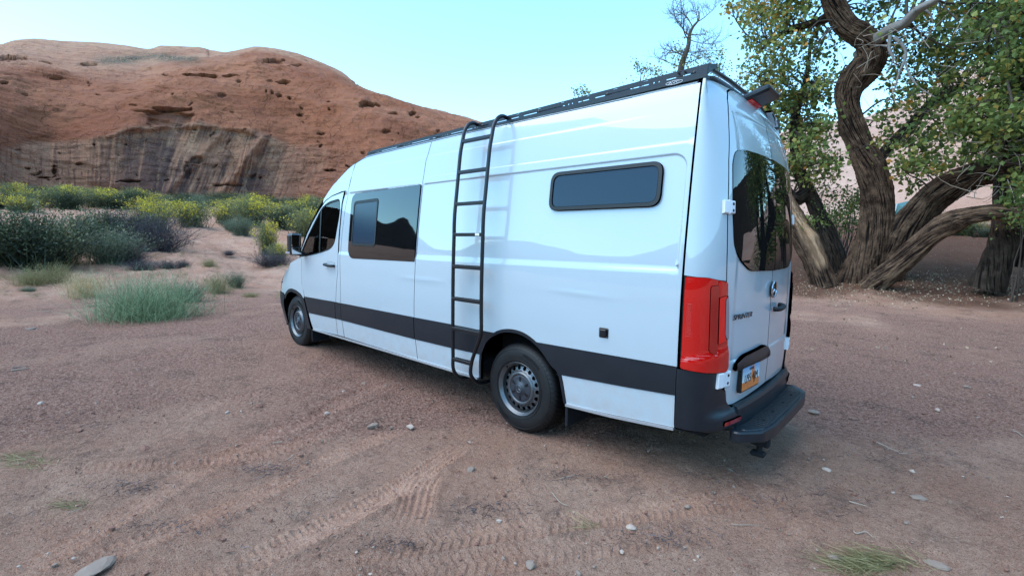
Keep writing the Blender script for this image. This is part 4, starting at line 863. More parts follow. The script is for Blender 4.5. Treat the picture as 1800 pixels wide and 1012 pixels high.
    # rear bumper
    for mir in (False, True):
        bm = [(-1.354, .428), (-1.356, .808), (-1.538, .800), (-1.600, .795), (-1.655, .68), (-1.712, .655), (-1.732, .585), (-1.785, .530), (-1.86, .530), (-1.86, .370), (-1.64, .408)]
        c_ = panel('bumper_corner', bm, TR, van, mirror=mir, off=.012, skirt=.04, bev=.008, du=.03, dz=.04, step=.02, emb=lambda u, z: .045*sst(.56, .47, z)*sst(-1.50, -1.66, u)*sst(.40, .43, z))
        panel('rear_reflector', roundpoly([(-1.655, .452), (-1.655, .478), (-1.86, .476), (-1.85, .448)], .01), M['red3'], c_, off=.064, skirt=.02, mirror=mir, du=.03, dz=.03, step=.02)
    def sweep(name, prof, ys, mat):
        rows = []
        for y in ys:
            yy = abs(y-CY); u = np.interp(1.01-yy, [0, .15, .3, .6, 1.01], [-1.5, -1.62, -1.76, -2.06, -2.479]); p = S(u, .5)[0]
            rows.append([[p[0]-a, y, b_] for a, b_ in prof])
        R = np.array(rows); nb = len(prof)
        F = [tuple(f) for f in gridfaces(len(ys), nb, True)]+[tuple(range(nb)), tuple((len(ys)-1)*nb+j for j in range(nb))[::-1]]
        return mesh(name, R.reshape(-1, 3), F, mat, van, False)
    sweep('rear_bumper', [(-.05, .36), (.01, .36), (.045, .385), (.05, .44), (.05, .515), (.04, .535), (-.01, .54), (-.05, .54)], np.linspace(-.36, -1.66, 22), TR)
    # step on the hitch
    stp = [(-1.60, -.27), (-1.66, -.27), (-1.775, -.40), (-1.80, -.56), (-1.805, -1.0), (-1.80, -1.44), (-1.775, -1.60), (-1.66, -1.73), (-1.60, -1.73)]
    stp = np.array([tuple(p) for p in roundpoly(stp, .03, 3)]); n_ = len(stp); cen = stp.mean(0)
    L = []
    for z, s_ in ((.325, .97), (.335, 1.0), (.388, 1.0), (.398, .99), (.400, .97), (.394, .93), (.394, .80), (.400, .78)):
        L.append(np.column_stack([cen[0]+(stp[:, 0]-cen[0])*(s_ if s_ > .9 else s_-.12), cen[1]+(stp[:, 1]-cen[1])*(s_ if s_ > .9 else .5+s_*.5), np.full(n_, z)]))
    F = [tuple(f) for f in gridfaces(len(L), n_, True)]+[tuple(range(n_))[::-1], tuple((len(L)-1)*n_+j for j in range(n_))]
    F = [f[::-1] for f in F]
    so = mesh('bumper_step', np.concatenate(L), F, TR, van, False)
    b = MB()
    for k in range(26):
        y = -.50-k*.04; b.box((-1.755, y-.008, .399), (-1.655, y+.008, .4035), .001)
    b.build('grip_ribs', TR, so)
    b = MB()
    for y in (-.62, -.85, -1.12, -1.38): b.cyl((-1.715, y, .398), (-1.715, y, .4075), .010, 10)
    b.build('step_bolt', M['dark'], so)
    b = MB(); b.box((-1.66, -.98, .28), (-1.2, -1.04, .324), .004); b.build('hitch_bar', M['dark'], van); b = MB(); b.box((-1.78, -.50, .255), (-1.66, -.56, .330), .01); b.cyl((-1.72, -.53, .27), (-1.72, -.53, .20), .018, 10); b.box((-1.76, -.56, .185), (-1.67, -.49, .215), .01)
    b.build('tow_hook', M['dark'], van)
    # mud flap
    for x0, x1, y0, y1, z1 in ((-.47, -.495, -.045, -.34, .58), (-.47, -.495, CY*2+.045, CY*2+.34, .58), (3.86, 3.84, -.05, -.3, .5), (3.86, 3.84, CY*2+.05, CY*2+.3, .5)):
        b = MB(); b.box((x0, y0, .17), (x1, y1, z1), .006); b.build('mud_flap', TR, van)
    # rear light above the doors, spoiler, roof dome
    b = MB(); Mx = np.eye(4); Mx[:3, 3] = (-1.46, -1.00, 2.655); th = math.radians(16); Mx[:3, :3] = [[math.cos(th), 0, math.sin(th)], [0, 1, 0], [-math.sin(th), 0, math.cos(th)]]
    b.box((-.10, -.14, -.018), (.14, .14, .030), .016, Mx); co = b.build('rear_camera_hood', M['metal_black'], van)
    b = MB(); b.box((.03, -.12, -.025), (.07, .12, -.018), .004, Mx); b.build('brake_light', M['red2'], van)
    V, F = lathe([(.001, .115), (.03, .113), (.06, .10), (.075, .07), (.08, .03), (.09, .02), (.092, 0)], 24); V = V[:, [0, 2, 1]]*[1, -1, 1]+[-1.17, -1.03, 2.715]; mesh('roof_dome', V, F, M['white_plastic'], van)
    # side mirror
    for s_ in (1, -1):
        yy = lambda y: y if s_ > 0 else 2*CY-y
        b = MB(); b.box((3.80, yy(.075), 1.37), (3.94, yy(.225), 1.66), .035)
        mo = b.build('side_mirror', M['metal_black'], van)
        b = MB(); b.box((3.792, yy(.088), 1.485), (3.801, yy(.212), 1.645), .003); b.box((3.792, yy(.088), 1.385), (3.801, yy(.212), 1.47), .003); b.build('mirror_glass', M['mirror'], mo)
        b = MB(); b.box((3.86, yy(.10), 1.40), (3.93, yy(-.03), 1.36), .015); b.box((3.83, yy(.02), 1.42), (3.90, yy(.09), 1.36), .01); b.build('mirror_arm', M['metal_black'], mo)
        b = MB(); b.box((3.83, yy(.218), 1.385), (3.955, yy(.232), 1.41), .005); b.build('indicator', M['clearlens'], mo)
    # inner lining, floor, cab
    lin = [(-1.30, .40), (-.52, .40)]+[(a*1.02, b_+.03) for a, b_ in archR[::-1]]+[(.5, .40), (2.96, .40), (2.96, 2.2), (2.9, 2.42), (2.6, 2.50), (-1.30, 2.55)]
    for mir in (False, True): panel('inner_lining', lin, M['dark'], van, off=-.035, skirt=0, mirror=mir, du=.5, dz=.3)
    for mir in (False, True): panel('inner_lining', [(-1.30, .48), (-1.30, 2.5), (-1.6, 2.5), (UR+.001, 2.6), (UR+.001, .48)], M['dark'], van, off=-.035, skirt=0, mirror=mir, du=.05, dz=.2)
    b = MB(); b.box((2.93, -.12, .5), (2.96, 2*CY+.12, 2.34)); b.box((-1.4, -.42, .25), (3.75, 2*CY+.42, .50)); b.box((.50, -.035, .39), (3.72, 2*CY+.035, .50)); b.box((-1.34, -.035, .45), (-.52, 2*CY+.035, .55)); b.box((4.0, -.42, .24), (5.0, 2*CY+.4, .95)); b.box((3.7, -.10, 1.0), (4.2, 2*CY+.10, 1.22), .04)
    for xc, zc in ((0, .36), (4.30, .41)):
        for ys in (-.37, 2*CY+.37): b.box((xc-.5, ys-.01, .36), (xc+.5, ys+.01, .95))
        b.box((xc-.5, -.04, .93), (xc+.5, 2*CY+.04, .95))
    b.box((-1.53, -.4, .40), (-1.40, 2*CY+.4, .52)); b.tube([(3.4, -1.3, .30), (2.0, -1.3, .30), (1.2, -1.45, .30)], .05, 10); b.box((.9, -.3, .24), (1.9, -.75, .38), .03); b.cyl((0, -.3, .36), (0, 2*CY+.3, .36), .06, 12)
    b.build('underbody', M['dark'], van)
    for y in (-.50, -1.52):
        b = MB(); b.box((3.02, y-.24, .85), (3.50, y+.24, 1.05), .05); Mx = np.eye(4); th = math.radians(-14); Mx[:3, :3] = [[math.cos(th), 0, math.sin(th)], [0, 1, 0], [-math.sin(th), 0, math.cos(th)]]; Mx[:3, 3] = (3.12, y, 1.0)
        b.box((-.07, -.23, 0), (.06, .23, .60), .05, Mx); b.box((-.06, -.13, .61), (.05, .13, .80), .04, Mx); b.build('cab_seat', M['seat'], van)
    b = MB(); cw = np.array([3.72, -.50, 1.22]); a1 = np.array([0, 1, 0.]); a2 = np.array([-.35, 0, .93])
    b.tube([cw+.19*(math.cos(t)*a1+math.sin(t)*a2) for t in np.linspace(0, 2*math.pi, 25)], .014, 8, False); b.build('steering_wheel', M['seal'], van, True)
    wheels(van); ladder(van); rack(van, text)
    return van
def emb_cab(u, z):
    return -.004*sst(1.20, 1.40, z)*0+.004*np.exp(-((z-1.0)/.16)**2)*sst(4.1, 3.8, u)+.0035*np.maximum(0, 1-((u-3.93)/.09)**2)*np.exp(-((z-1.0+1.2*(u-3.93))/.05)**2)
def wheels(van):
    for (xc, zc, side_, steer, yo) in ((0, .365, 1, 0, -.035), (4.30, .405, 1, 0, -.045), (0, .365, -1, 0, -.035), (4.30, .405, -1, 0, -.045)):
        R = .377
        def put(V):
            V = np.asarray(V, float).copy(); V[:, 1] = V[:, 1] if side_ > 0 else -V[:, 1]
            return V+[xc, (yo if side_ > 0 else 2*CY-yo), zc]
        fl = (lambda F: F) if side_ > 0 else (lambda F: F[:, ::-1])
        n = 240; prof = [(.214, -.02), (.222, -.004), (.235, .0), (.27, .004), (.31, .002), (.338, -.006), (.352, -.016), (.362, -.026), (.370, -.037), (.3745, -.05), (.3765, -.07), (.377, -.10), (.377, -.125), (.377, -.15), (.3765, -.18), (.3745, -.20), (.365, -.218), (.33, -.245), (.25, -.25), (.214, -.235)]
        prof = np.array(prof); a = np.arange(n)*2*np.pi/n; rr = np.repeat(prof[:, :1], n, 1)
        for i in range(6, 17):
            ph = (np.arange(n)*(60/n)+(.25*i)+ (0.5 if i % 2 else 0)) % 1.0; depth = .009 if i > 8 else .008
            rr[i] -= depth*(np.abs(ph-.5) < .16)
        for i in (11, 14): rr[i] -= .008
        V = np.stack([rr*np.cos(a), np.repeat(prof[:, 1:], n, 1), rr*np.sin(a)], -1).reshape(-1, 3)
        F = gridfaces(len(prof), n, True)[:, ::-1]
        wh = mesh('wheel', put(V), fl(F), M['tyre'], van, True); wh['label'] = ('rear' if xc < 1 else 'front')+' wheel with black tyre and silver steel rim'
        tb = MB()
        for r0 in (.245, .333): tb.tube([(r0*math.cos(t), .0045 if r0 < .3 else -.003, r0*math.sin(t)) for t in np.linspace(0, 2*math.pi, 97)], .0022, 5, False)
        for t0, cnt, st in ((-1.15, 8, .075), (1.75, 11, .06)):
            for k in range(cnt):
                t = t0+k*st; d = np.array([math.cos(t), 0, math.sin(t)]); e = np.array([-math.sin(t), 0, math.cos(t)])
                for s_ in (-.007, .007): tb.add([d*.285+e*(s_-.0025)+[0, .004, 0], d*.285+e*(s_+.0025)+[0, .004, 0], d*.312+e*(s_*.4+.0025)+[0, .004, 0], d*.312+e*(s_*.4-.0025)+[0, .004, 0], d*.285+e*s_+[0, .0062, 0], d*.312+e*s_*.4+[0, .0052, 0]], [(0, 1, 4), (1, 2, 5, 4), (2, 3, 5), (3, 0, 4, 5)])
        V = np.concatenate(tb.V); mesh('sidewall_marks', put(V), tb.F, M['tyre'], wh, False)
        # rim barrel
        pr = [(.198, -.20), (.198, -.06), (.200, -.045), (.205, -.035), (.196, -.028), (.205, -.018), (.214, -.010), (.221, .002), (.224, .004), (.2245, -.004), (.214, -.02)]
        V, F = lathe(pr, 96); mesh('rim', put(V), fl(F), M['rim'], wh, True)
        # pressed disc with a ring of round holes
        def dsurf(u, z, emb=None, off=0.0):
            r = np.hypot(u, z); y = np.interp(r, [0, .112, .119, .134, .144, .152, .185, .193, .200], [-.030, -.030, -.016, -.014, -.022, -.034, -.044, -.060, -.070])
            rr_ = np.maximum(r, 1e-6); dy = (np.interp(r+.004, [0, .112, .119, .134, .144, .152, .185, .193, .200], [-.030, -.030, -.016, -.014, -.022, -.034, -.044, -.060, -.070])-y)/.004
            N = np.stack([-dy*u/rr_, np.ones_like(u), -dy*z/rr_], -1); N /= np.linalg.norm(N, axis=-1, keepdims=True)
            return np.stack([u, y, z], -1), N
        circ = lambda r, k, cx=0, cz=0, p=0: [(cx+r*math.cos(t+p), cz+r*math.sin(t+p)) for t in np.arange(k)*2*math.pi/k]
        holes = [circ(.0175, 14, .171*math.cos(t), .171*math.sin(t)) for t in np.arange(18)*2*math.pi/18]
        ex = [circ(r, 72) for r in (.10, .112, .116, .12, .127, .134, .139, .144, .149, .1895, .193, .197)]
        tmp = panel('rim_disc', circ(.199, 72), M['rim'], wh, holes, surf=dsurf, skirt=.012, du=9, dz=9, extra=ex, step=.5, bev=.001)
        base = rootloc(wh); co = np.empty(len(tmp.data.vertices)*3, np.float32); tmp.data.vertices.foreach_get('co', co); co = co.reshape(-1, 3)+base
        nm = np.array([tuple(l.vector) for l in tmp.data.corner_normals]) if False else None
        co = put(co)-base; tmp.data.vertices.foreach_set('co', co.astype(np.float32).ravel())
        if side_ < 0: tmp.data.flip_normals()
        # dark centre cap, lug covers, star
        V, F = lathe([(.001, -.004), (.034, -.004), (.038, -.008), (.043, -.008), (.048, -.016), (.080, -.019), (.106, -.021), (.113, -.024), (.1135, -.034)], 64); V[:, 1] += .0
        cp = mesh('centre_cap', put(V), fl(F), M['cap'], wh, True)
        for k in range(6):
            tb = MB(); t = k*math.pi/3+math.pi/2; d = np.array([math.cos(t), 0, math.sin(t)]); e = np.array([-math.sin(t), 0, math.cos(t)])
            q = [d*.060-e*.008, d*.060+e*.008, d*.098+e*.010, d*.098-e*.010]; tb.add([p+[0, -.0155, 0] for p in q]+[p+(d*.0)+[0, -.026, 0] for p in q], [(0, 1, 2, 3), (0, 4, 5, 1), (1, 5, 6, 2), (2, 6, 7, 3), (3, 7, 4, 0)])
            V = np.concatenate(tb.V); mesh('lug_slot', put(V), tb.F, M['seal'], wh, False)
        tb = MB(); 
        for k in range(3):
            t = math.pi/2+k*2*math.pi/3; d = np.array([math.cos(t), 0, math.sin(t)]); e = np.array([-math.sin(t), 0, math.cos(t)])
            tb.add([d*.028+[0, -.003, 0], e*.005+[0, -.003, 0], -e*.005+[0, -.003, 0], np.array([0, .002, 0])], [(0, 1, 3), (0, 3, 2), (1, 2, 3)])
        tb.tube([(.028*math.cos(t), -.003, .028*math.sin(t)) for t in np.linspace(0, 2*math.pi, 33)], .0022, 6, False)
        V = np.concatenate(tb.V); mesh('cap_star', put(V), tb.F, M['rim'], wh, False)
        tb = MB(); tb.cyl((-.13, -.09, -.14), (-.155, -.015, -.155), .005, 8); tb.box((.13, -.008, .155), (.15, .008, .18), .002); V = np.concatenate(tb.V); mesh('valve_stem', put(V), tb.F, M['seal'], wh, False)
        tb = MB(); tb.cyl((0, -.10, 0), (0, -.13, 0), .17, 32); V = np.concatenate(tb.V); mesh('brake_disc', put(V), tb.F, M['cap'], wh, False)
def ladder(van):
    lad = thing('side_ladder', None, None, (0.48, .1, 1.4)); lad.parent = van; lad.location = Vector((0.48, .1, 1.4))-Vector(van.location)
    def off(z): return float(np.interp(z, [.36, .42, .6, 1.3, 1.8, 2.2, 2.40], [.05, .095, .115, .115, .10, .055, .03]))
    for side_ in (0, 1):
        P = []
        for z in (.56, .7, .82, 1.0, 1.2, 1.4, 1.6, 1.8, 2.0, 2.2, 2.35):
            x = .665 if side_ == 0 else float(np.interp(z, [.50, .58, .68, .80], [.43, .405, .355, .30])); P.append((x, off(z), z))
        x = P[0][0]; xb = .665 if side_ == 0 else .432
        pre = [(xb, -.12, .325), (xb, -.05, .322), (xb, .02, .338), (xb, .08, .385), (xb, .11, .45)]
        xt = .665 if side_ == 0 else .30
        post = [(xt, .012, 2.46), (xt, -.01, 2.545), (xt, -.055, 2.610), (xt, -.115, 2.637), (xt, -.18, 2.628), (xt, -.26, 2.605)]
        b = MB(); b.tube(smoothpath(pre+P+post, 90), .0165, 12); b.build('rail', M['metal_black'], lad, True)
    from_z = (.527, .808, 1.075, 1.36, 1.64, 1.905, 2.18, 2.452)
    for i, z in enumerate(from_z):
        xr = float(np.interp(z, [.50, .58, .68, .80], [.43, .405, .355, .30])); y = off(z) if z < 2.4 else .014
        b = MB(); b.box((xr, y-.018, z-.017), (.665, y+.018, z+.013), .004)
        if z < 1.5:
            for k in range(9): b.box((xr+.02+k*(.665-xr-.04)/9, y-.016, z+.012), (xr+.02+(k+.6)*(.665-xr-.04)/9, y+.016, z+.018), .001)
        r_ = b.build('rung', M['metal_black'] if z < 2.0 else M['rack'], lad)
        if i == 4:
            b = MB(); b.box((.325, y+.0185, z-.012), (.375, y+.0205, z+.010), .001); b.build('badge_plate', M['white_plastic'], lad)
    return lad
def rack(van, text):
    rk = thing('roof_rack', None, None, (.6, CY, 2.62)); rk.parent = van; rk.location = Vector((.6, CY, 2.62))-Vector(van.location)
    for s_ in (1, -1):
        zb = lambda x: float(np.interp(x, [-1.40, .0, 2.53], [2.612, 2.588, 2.552])); zt = lambda x: float(np.interp(x, [-1.40, 0, 2.53], [2.705, 2.678, 2.634]))
        def rs(u, z, emb=None, off=0.0):      # z in 0..1 scaled by .1 -> plate leaning slightly inwards
            f = z/.1; zz = np.interp(u, [-1.40, 0, 2.53], [2.612, 2.588, 2.552])*(1-f)+np.interp(u, [-1.40, 0, 2.53], [2.684, 2.655, 2.612])*f
            y = -.155-.012*f
            return np.stack([u, y+off, zz], -1), np.broadcast_to(np.array([0, 1., 0]), (len(u), 3)).copy()
        out = [(-1.385, 0), (-1.385, .1)]+[(x, .1) for x in np.linspace(-1.3, 2.4, 30)]+[(2.53, .09), (2.54, .06), (2.54, 0)]
        hl = []
        x = -1.28
        rng = random.Random(4)
        while x < 2.45:
            L = rng.choice([.10, .16, .30, .42]); L = min(L, 2.48-x)
            if L > .06: hl.append(rrect(x, x+L, .040, .051, .005, 3))
            x += L+.05
            if rng.random() < .45:
                for k in range(2): hl.append([(x+.006*math.cos(t), .048+.0085*math.sin(t)) for t in np.arange(8)*math.pi/4]); x += .035
        for k in range(24):
            xx = -1.22+k*.23
            if xx < 2.42: hl.append(rrect(xx, xx+.035, .084, .090, .0027, 2))
        panel('side_plate', out, M['rack'], rk, hl, surf=rs, skirt=.004, du=.3, dz=.03, step=.2, bev=.0005, mirror=(s_ < 0), label=None)
        b = MB()
        for x in np.linspace(-1.36, 2.50, 40)[:-1]:
            pass
        yb = (-.150, -.20) if s_ > 0 else (2*CY+.150, 2*CY+.20)
        xs = np.linspace(-1.385, 2.54, 30)
        for a_, c_ in zip(xs[:-1], xs[1:]):
            V = [[xx, yy, zb(xx)+dz_] for xx in (a_, c_) for yy in yb for dz_ in (-.012, .004)]
            b.add(V, [(0, 1, 3, 2), (4, 6, 7, 5), (0, 4, 5, 1), (2, 3, 7, 6), (0, 2, 6, 4), (1, 5, 7, 3)])
        b.build('mounting_rail', M['metal_black'], rk)
    for i, x in enumerate((-1.30, -.68, -.05, .60, 1.25, 1.88, 2.46)):
        b = MB(); z = float(np.interp(x, [-1.40, 0, 2.53], [2.66, 2.635, 2.60])); z = max(z, 2.0); 
        P = [(x, -.16, z-.02), (x, -.22, z+.015), (x, -.45, z+.085), (x, -.8, z+.10), (x, 2*CY+.8, z+.10), (x, 2*CY+.45, z+.085), (x, 2*CY+.22, z+.015), (x, 2*CY+.16, z-.02)]
        b.tube(P, .016, 8); b.build('crossbar', M['metal_black'], rk, True)
    b = MB(); b.add([(-1.385, -.157, 2.61), (-1.385, -.167, 2.682), (-1.395, -.28, 2.710), (-1.395, -.31, 2.69), (-1.388, -.24, 2.665), (-1.36, -.157, 2.61), (-1.36, -.167, 2.682), (-1.37, -.28, 2.71), (-1.37, -.31, 2.69), (-1.363, -.24, 2.665)],
                    [(0, 4, 3, 2, 1), (5, 6, 7, 8, 9), (0, 1, 6, 5), (1, 2, 7, 6), (2, 3, 8, 7), (3, 4, 9, 8), (4, 0, 5, 9)]); b.build('end_bracket', M['metal_black'], rk)
    b = MB()
    for x in (-1.245, -1.205): b.cyl((x, -.1575, 2.661), (x, -.153, 2.661), .0075, 10)
    b.build('bolt_head', M['dark'], rk)
    # oval badge
    pb = MB(); pb.tube([(-1.18+.055*math.cos(t), -.1485, 2.608+.011*math.sin(t)) for t in np.linspace(0, 2*math.pi, 33)], .0016, 5, False); pb.build('oval_badge', M['white_plastic'], rk, True)
    text('badge_lettering', 'AVC', .017, M['white_plastic'], rk, 0, 0, ext=.001, place=(np.array([-1.18, -.148, 2.608]), np.array([-1., 0, 0]), np.array([0, 0, 1.]), np.array([0, 1., 0])), sx=2.2)
# ================================================================== TREES AND BUSHES
def limb(pts, n, nseg, amp, mat, parent, name, twist=0.0, freq=7.0, bare=None, lean_seed=0.0, knots=(), flare=0.0, step_rel=.05):
    """pts: (px, py, plan distance, width in photo pixels) -> a barked limb"""
    P = []; R = []
    for px_, py_, d, wpx in pts:
        q = at(px_, py_, d); depth = (q-CAM)@_fw; P.append(q); off_ = np.array([px_-900, py_-506])/CAM_F; dirv = np.array(pts[min(len(pts)-1, len(P))][:2])-np.array(pts[max(0, len(P)-2)][:2]); dirv = dirv/(np.hypot(*dirv)+1e-9); perp = abs(off_[0]*dirv[1]-off_[1]*dirv[0]); R.append(wpx*depth/CAM_F/2/math.sqrt(1+perp**2)*(.80 if name == 'trunk' else .88))
    P = smoothpath(np.array(P), n); R = smoothpath(np.array(R)[:, None], n)[:, 0]; R = np.maximum(R, .004)
    T, N, B = frames(P); a = np.arange(nseg)*2*np.pi/nseg
    L = np.concatenate([[0], np.cumsum(np.linalg.norm(np.diff(P, axis=0), axis=1))])
    A, LL = np.meshgrid(a, L); RR = R[:, None]+0*A
    ang = A+twist*LL; cx, cy = np.cos(ang), np.sin(ang)
    fr = 2.1*freq*np.maximum(.35, np.minimum(1.0, RR/.35))
    warp = .30*pn3(cx*1.3+lean_seed, cy*1.3, LL*1.4)
    r1 = 1-np.abs(pn3(cx*fr*.55+warp+lean_seed, cy*fr*.55+warp, LL*1.1+lean_seed))*2.6
    r2 = 1-np.abs(pn3(cx*fr*1.2+warp*2, cy*fr*1.2, LL*3.0+5))*2.4
    ridge = np.clip(.62*r1+.38*r2, -1, 1)
    low = pn3(cx*1.1+lean_seed, cy*1.1+3, LL*.8)*.17+pn3(cx*2+lean_seed, cy*2+3, LL*2.1)*.07
    rad = RR*(1+low)+amp*ridge*np.minimum(1, RR/.25)
    for (kl, ka, kr, kh) in knots: rad += kh*np.exp(-(((LL-kl)/kr)**2+(np.angle(np.exp(1j*(A-ka)))*RR/kr)**2))
    if flare: rad *= 1+flare*np.exp(-LL/.45)*(1+.5*np.sin(A*4+1.3))
    V = P[:, None]+rad[..., None]*(np.cos(A)[..., None]*N[:, None]+np.sin(A)[..., None]*B[:, None])
    F = [tuple(range(nseg))[::-1]]; gf = gridfaces(n, nseg, True)
    ba = np.zeros_like(A) if bare is None else bare(A, LL, V)
    cap = np.array([[ (n-1)*nseg+i for i in range(nseg)]])
    return mesh(name, V.reshape(-1, 3), [gf, cap], mat, parent, True, attrs={'ridge': (ridge*.5+.5).ravel(), 'bare': ba.ravel()}), P, R
def leafcloud(name, C_, tint, size, mat, parent, seed, droop=.4, aspect=.8):
    rg = np.random.default_rng(seed); n = len(C_); 
    d1 = rg.normal(size=(n, 3)); d1[:, 2] -= droop; d1 /= np.linalg.norm(d1, axis=1, keepdims=True)
    d2 = np.cross(d1, rg.normal(size=(n, 3))); d2 /= np.linalg.norm(d2, axis=1, keepdims=True); d3 = np.cross(d1, d2)
    s = size*rg.uniform(.6, 1.25, n)[:, None]; w_ = s*aspect*.5
    V = np.stack([C_, C_+d1*s*.38+d2*w_+d3*s*.08, C_+d1*s, C_+d1*s*.38-d2*w_+d3*s*.08], 1).reshape(-1, 3)
    F = np.arange(n*4).reshape(-1, 4)
    return mesh(name, V, F, mat, parent, False, attrs={'tint': np.repeat(tint, 4)})
def ribbons(P0, P1, P2, w0, rg, seg=4):
    "curved thin stems as flat ribbons; returns V, F"
    n = len(P0); t = np.linspace(0, 1, seg+1)[None, :, None]
    Q = (1-t)**2*P0[:, None]+2*t*(1-t)*P1[:, None]+t*t*P2[:, None]
    d = P2-P0; s = np.cross(d, rg.normal(size=(n, 3))); s /= np.linalg.norm(s, axis=1, keepdims=True)+1e-9
    wv = (w0[:, None]*(1-.75*t[..., 0]))[..., None]*s[:, None]*.5
    V = np.stack([Q-wv, Q+wv], 2).reshape(-1, 3); k = (seg+1)*2
    b = np.arange(n)[:, None]*k+np.arange(seg)[None]*2; b = b.ravel()
    return V, np.stack([b, b+1, b+3, b+2], -1)
def branchwork(P, R, targets, mat, parent, rg, name='branches', r0=.035, twigs=5, sag=.3, spread=.9):
    b = MB()
    for c in targets:
        i = int(np.argmin(np.linalg.norm(P-c, axis=1)+rg.uniform(0, .6, len(P)))); a = P[i]; d = c-a; L = np.linalg.norm(d)
        m1 = a+d*.35+rg.normal(size=3)*L*.08+[0, 0, .08*L]; m2 = a+d*.7+rg.normal(size=3)*L*.08+[0, 0, .05*L]
        pth = smoothpath([a, m1, m2, c], 9); b.tube(pth, np.linspace(min(r0*(.6+.25*L), R[i]*.6), .008, 9), 5, False)
        for _ in range(twigs):
            s = pth[rg.integers(3, 9)]; e = s+rg.normal(size=3)*spread*.5+[0, 0, -sag*.3]; mm = (s+e)/2+rg.normal(size=3)*.08
            b.tube([s, mm, e], [.009, .006, .003], 4, False)
    return b
def build_trees():
    # ---- 1 the big leaning cottonwood
    D = 20.0
    tr = thing('cottonwood_tree', 'big gnarled cottonwood with twisting dark trunk standing right behind the van', 'tree', at(1515, 492, D)-[0, 0, .15])
    main = [(1508, 520, D, 112), (1512, 492, D, 96), (1524, 455, D, 82), (1535, 420, D, 76), (1542, 380, D, 72), (1541, 340, D, 67), (1532, 300, D, 66), (1519, 270, D, 58), (1507, 245, D, 52), (1497, 215, D, 50), (1491, 185, D, 49), (1492, 160, D, 52), (1504, 138, D, 55), (1522, 118, D, 60), (1533, 98, D-.1, 62), (1529, 78, D-.2, 58), (1511, 62, D-.3, 56), (1490, 48, D-.4, 52), (1474, 25, D-.4, 50), (1462, 0, D-.4, 46), (1450, -40, D-.3, 42), (1425, -100, D, 34), (1410, -180, D+.3, 24), (1400, -260, D+.6, 12)]
    o, P1, R1 = limb(main, 480, 200, .065, M['bark'], tr, 'trunk', twist=.28, freq=8, knots=((3.6, 2.2, .16, .09), (5.9, 4.4, .22, .07), (7.6, .4, .25, .09)), flare=.10)
    l2 = [(1545, 500, D+.3, 80), (1560, 462, D+.2, 74), (1582, 425, D+.1, 68), (1606, 388, D, 62), (1640, 350, D-.1, 56), (1675, 325, D-.3, 52), (1712, 309, D-.5, 46), (1752, 300, D-.6, 42), (1800, 292, D-.7, 38), (1860, 275, D-.8, 32), (1940, 230, D-.5, 24), (2000, 170, D, 12)]
    _, P2, R2 = limb(l2, 280, 140, .052, M['bark'], tr, 'limb', twist=.25, freq=7, lean_seed=4.4)
    l3 = [(1528, 508, D-1.1, 44), (1548, 490, D-1.2, 44), (1580, 464, D-1.4, 42), (1612, 434, D-1.6, 42), (1645, 407, D-1.8, 42), (1672, 392, D-1.9, 42), (1700, 381, D-2.0, 33), (1740, 373, D-2.2, 30), (1770, 373, D-2.3, 29), (1800, 371, D-2.4, 25), (1850, 362, D-2.6, 22), (1920, 330, D-2.8, 15), (1980, 300, D-3, 8)]
    _, P3, R3 = limb(l3, 280, 110, .028, M['bark'], tr, 'limb', twist=-.3, freq=8, lean_seed=9.1, bare=lambda A, L, V: .35*sst(.1, .5, pn3(np.cos(A)*2, np.sin(A)*2, L*.9)))
    _, P4, R4 = limb([(1548, 275, D+.5, 22), (1575, 245, D+.8, 20), (1605, 215, D+1.1, 18), (1640, 178, D+1.5, 15), (1672, 160, D+1.9, 11), (1720, 140, D+2.3, 8), (1770, 95, D+2.6, 5)], 70, 22, .012, M['bark_dark'], tr, 'limb', lean_seed=2.)
    _, P5, R5 = limb([(1470, 22, D-.4, 22), (1440, 38, D, 17), (1405, 48, D+.4, 13), (1370, 62, D+.8, 9), (1330, 95, D+1.2, 5)], 60, 20, .010, M['bark_dark'], tr, 'limb', lean_seed=3.)
    _, P6, R6 = limb([(1508, 100, D+.15, 22), (1535, 76, D-.25, 24), (1566, 52, D-.9, 22), (1590, 40, D-1.2, 19), (1612, 18, D-1.5, 16), (1645, 0, D-1.8, 13), (1690, -30, D-2.1, 9), (1740, -90, D-2.3, 5)], 80, 24, .012, M['deadwood'], tr, 'dead_limb', lean_seed=6.)
    b = MB(); rg = np.random.default_rng(21); dp = lambda x, y: at(x, y, D-1.1)
    for path, r0 in (([(1566, 55), (1563, 85), (1570, 105), (1558, 128)], .06), ([(1572, 66), (1588, 82), (1592, 100), (1580, 130), (1572, 158), (1558, 180)], .055), ([(1588, 98), (1598, 130), (1612, 150), (1622, 158), (1645, 172)], .035), ([(1560, 82), (1548, 80), (1536, 82)], .035), ([(1620, 15), (1635, 25), (1640, 42)], .05)):
        b.tube(smoothpath([dp(*q) for q in path], 24), np.linspace(r0, r0*.25, 24), 8)
    b.build('hanging_deadwood', M['deadwood'], tr, True)
    allP = np.concatenate([P1[150:], P2[90:], P4, P5, P6]); allR = np.concatenate([R1[150:], R2[90:], R4, R5, R6])
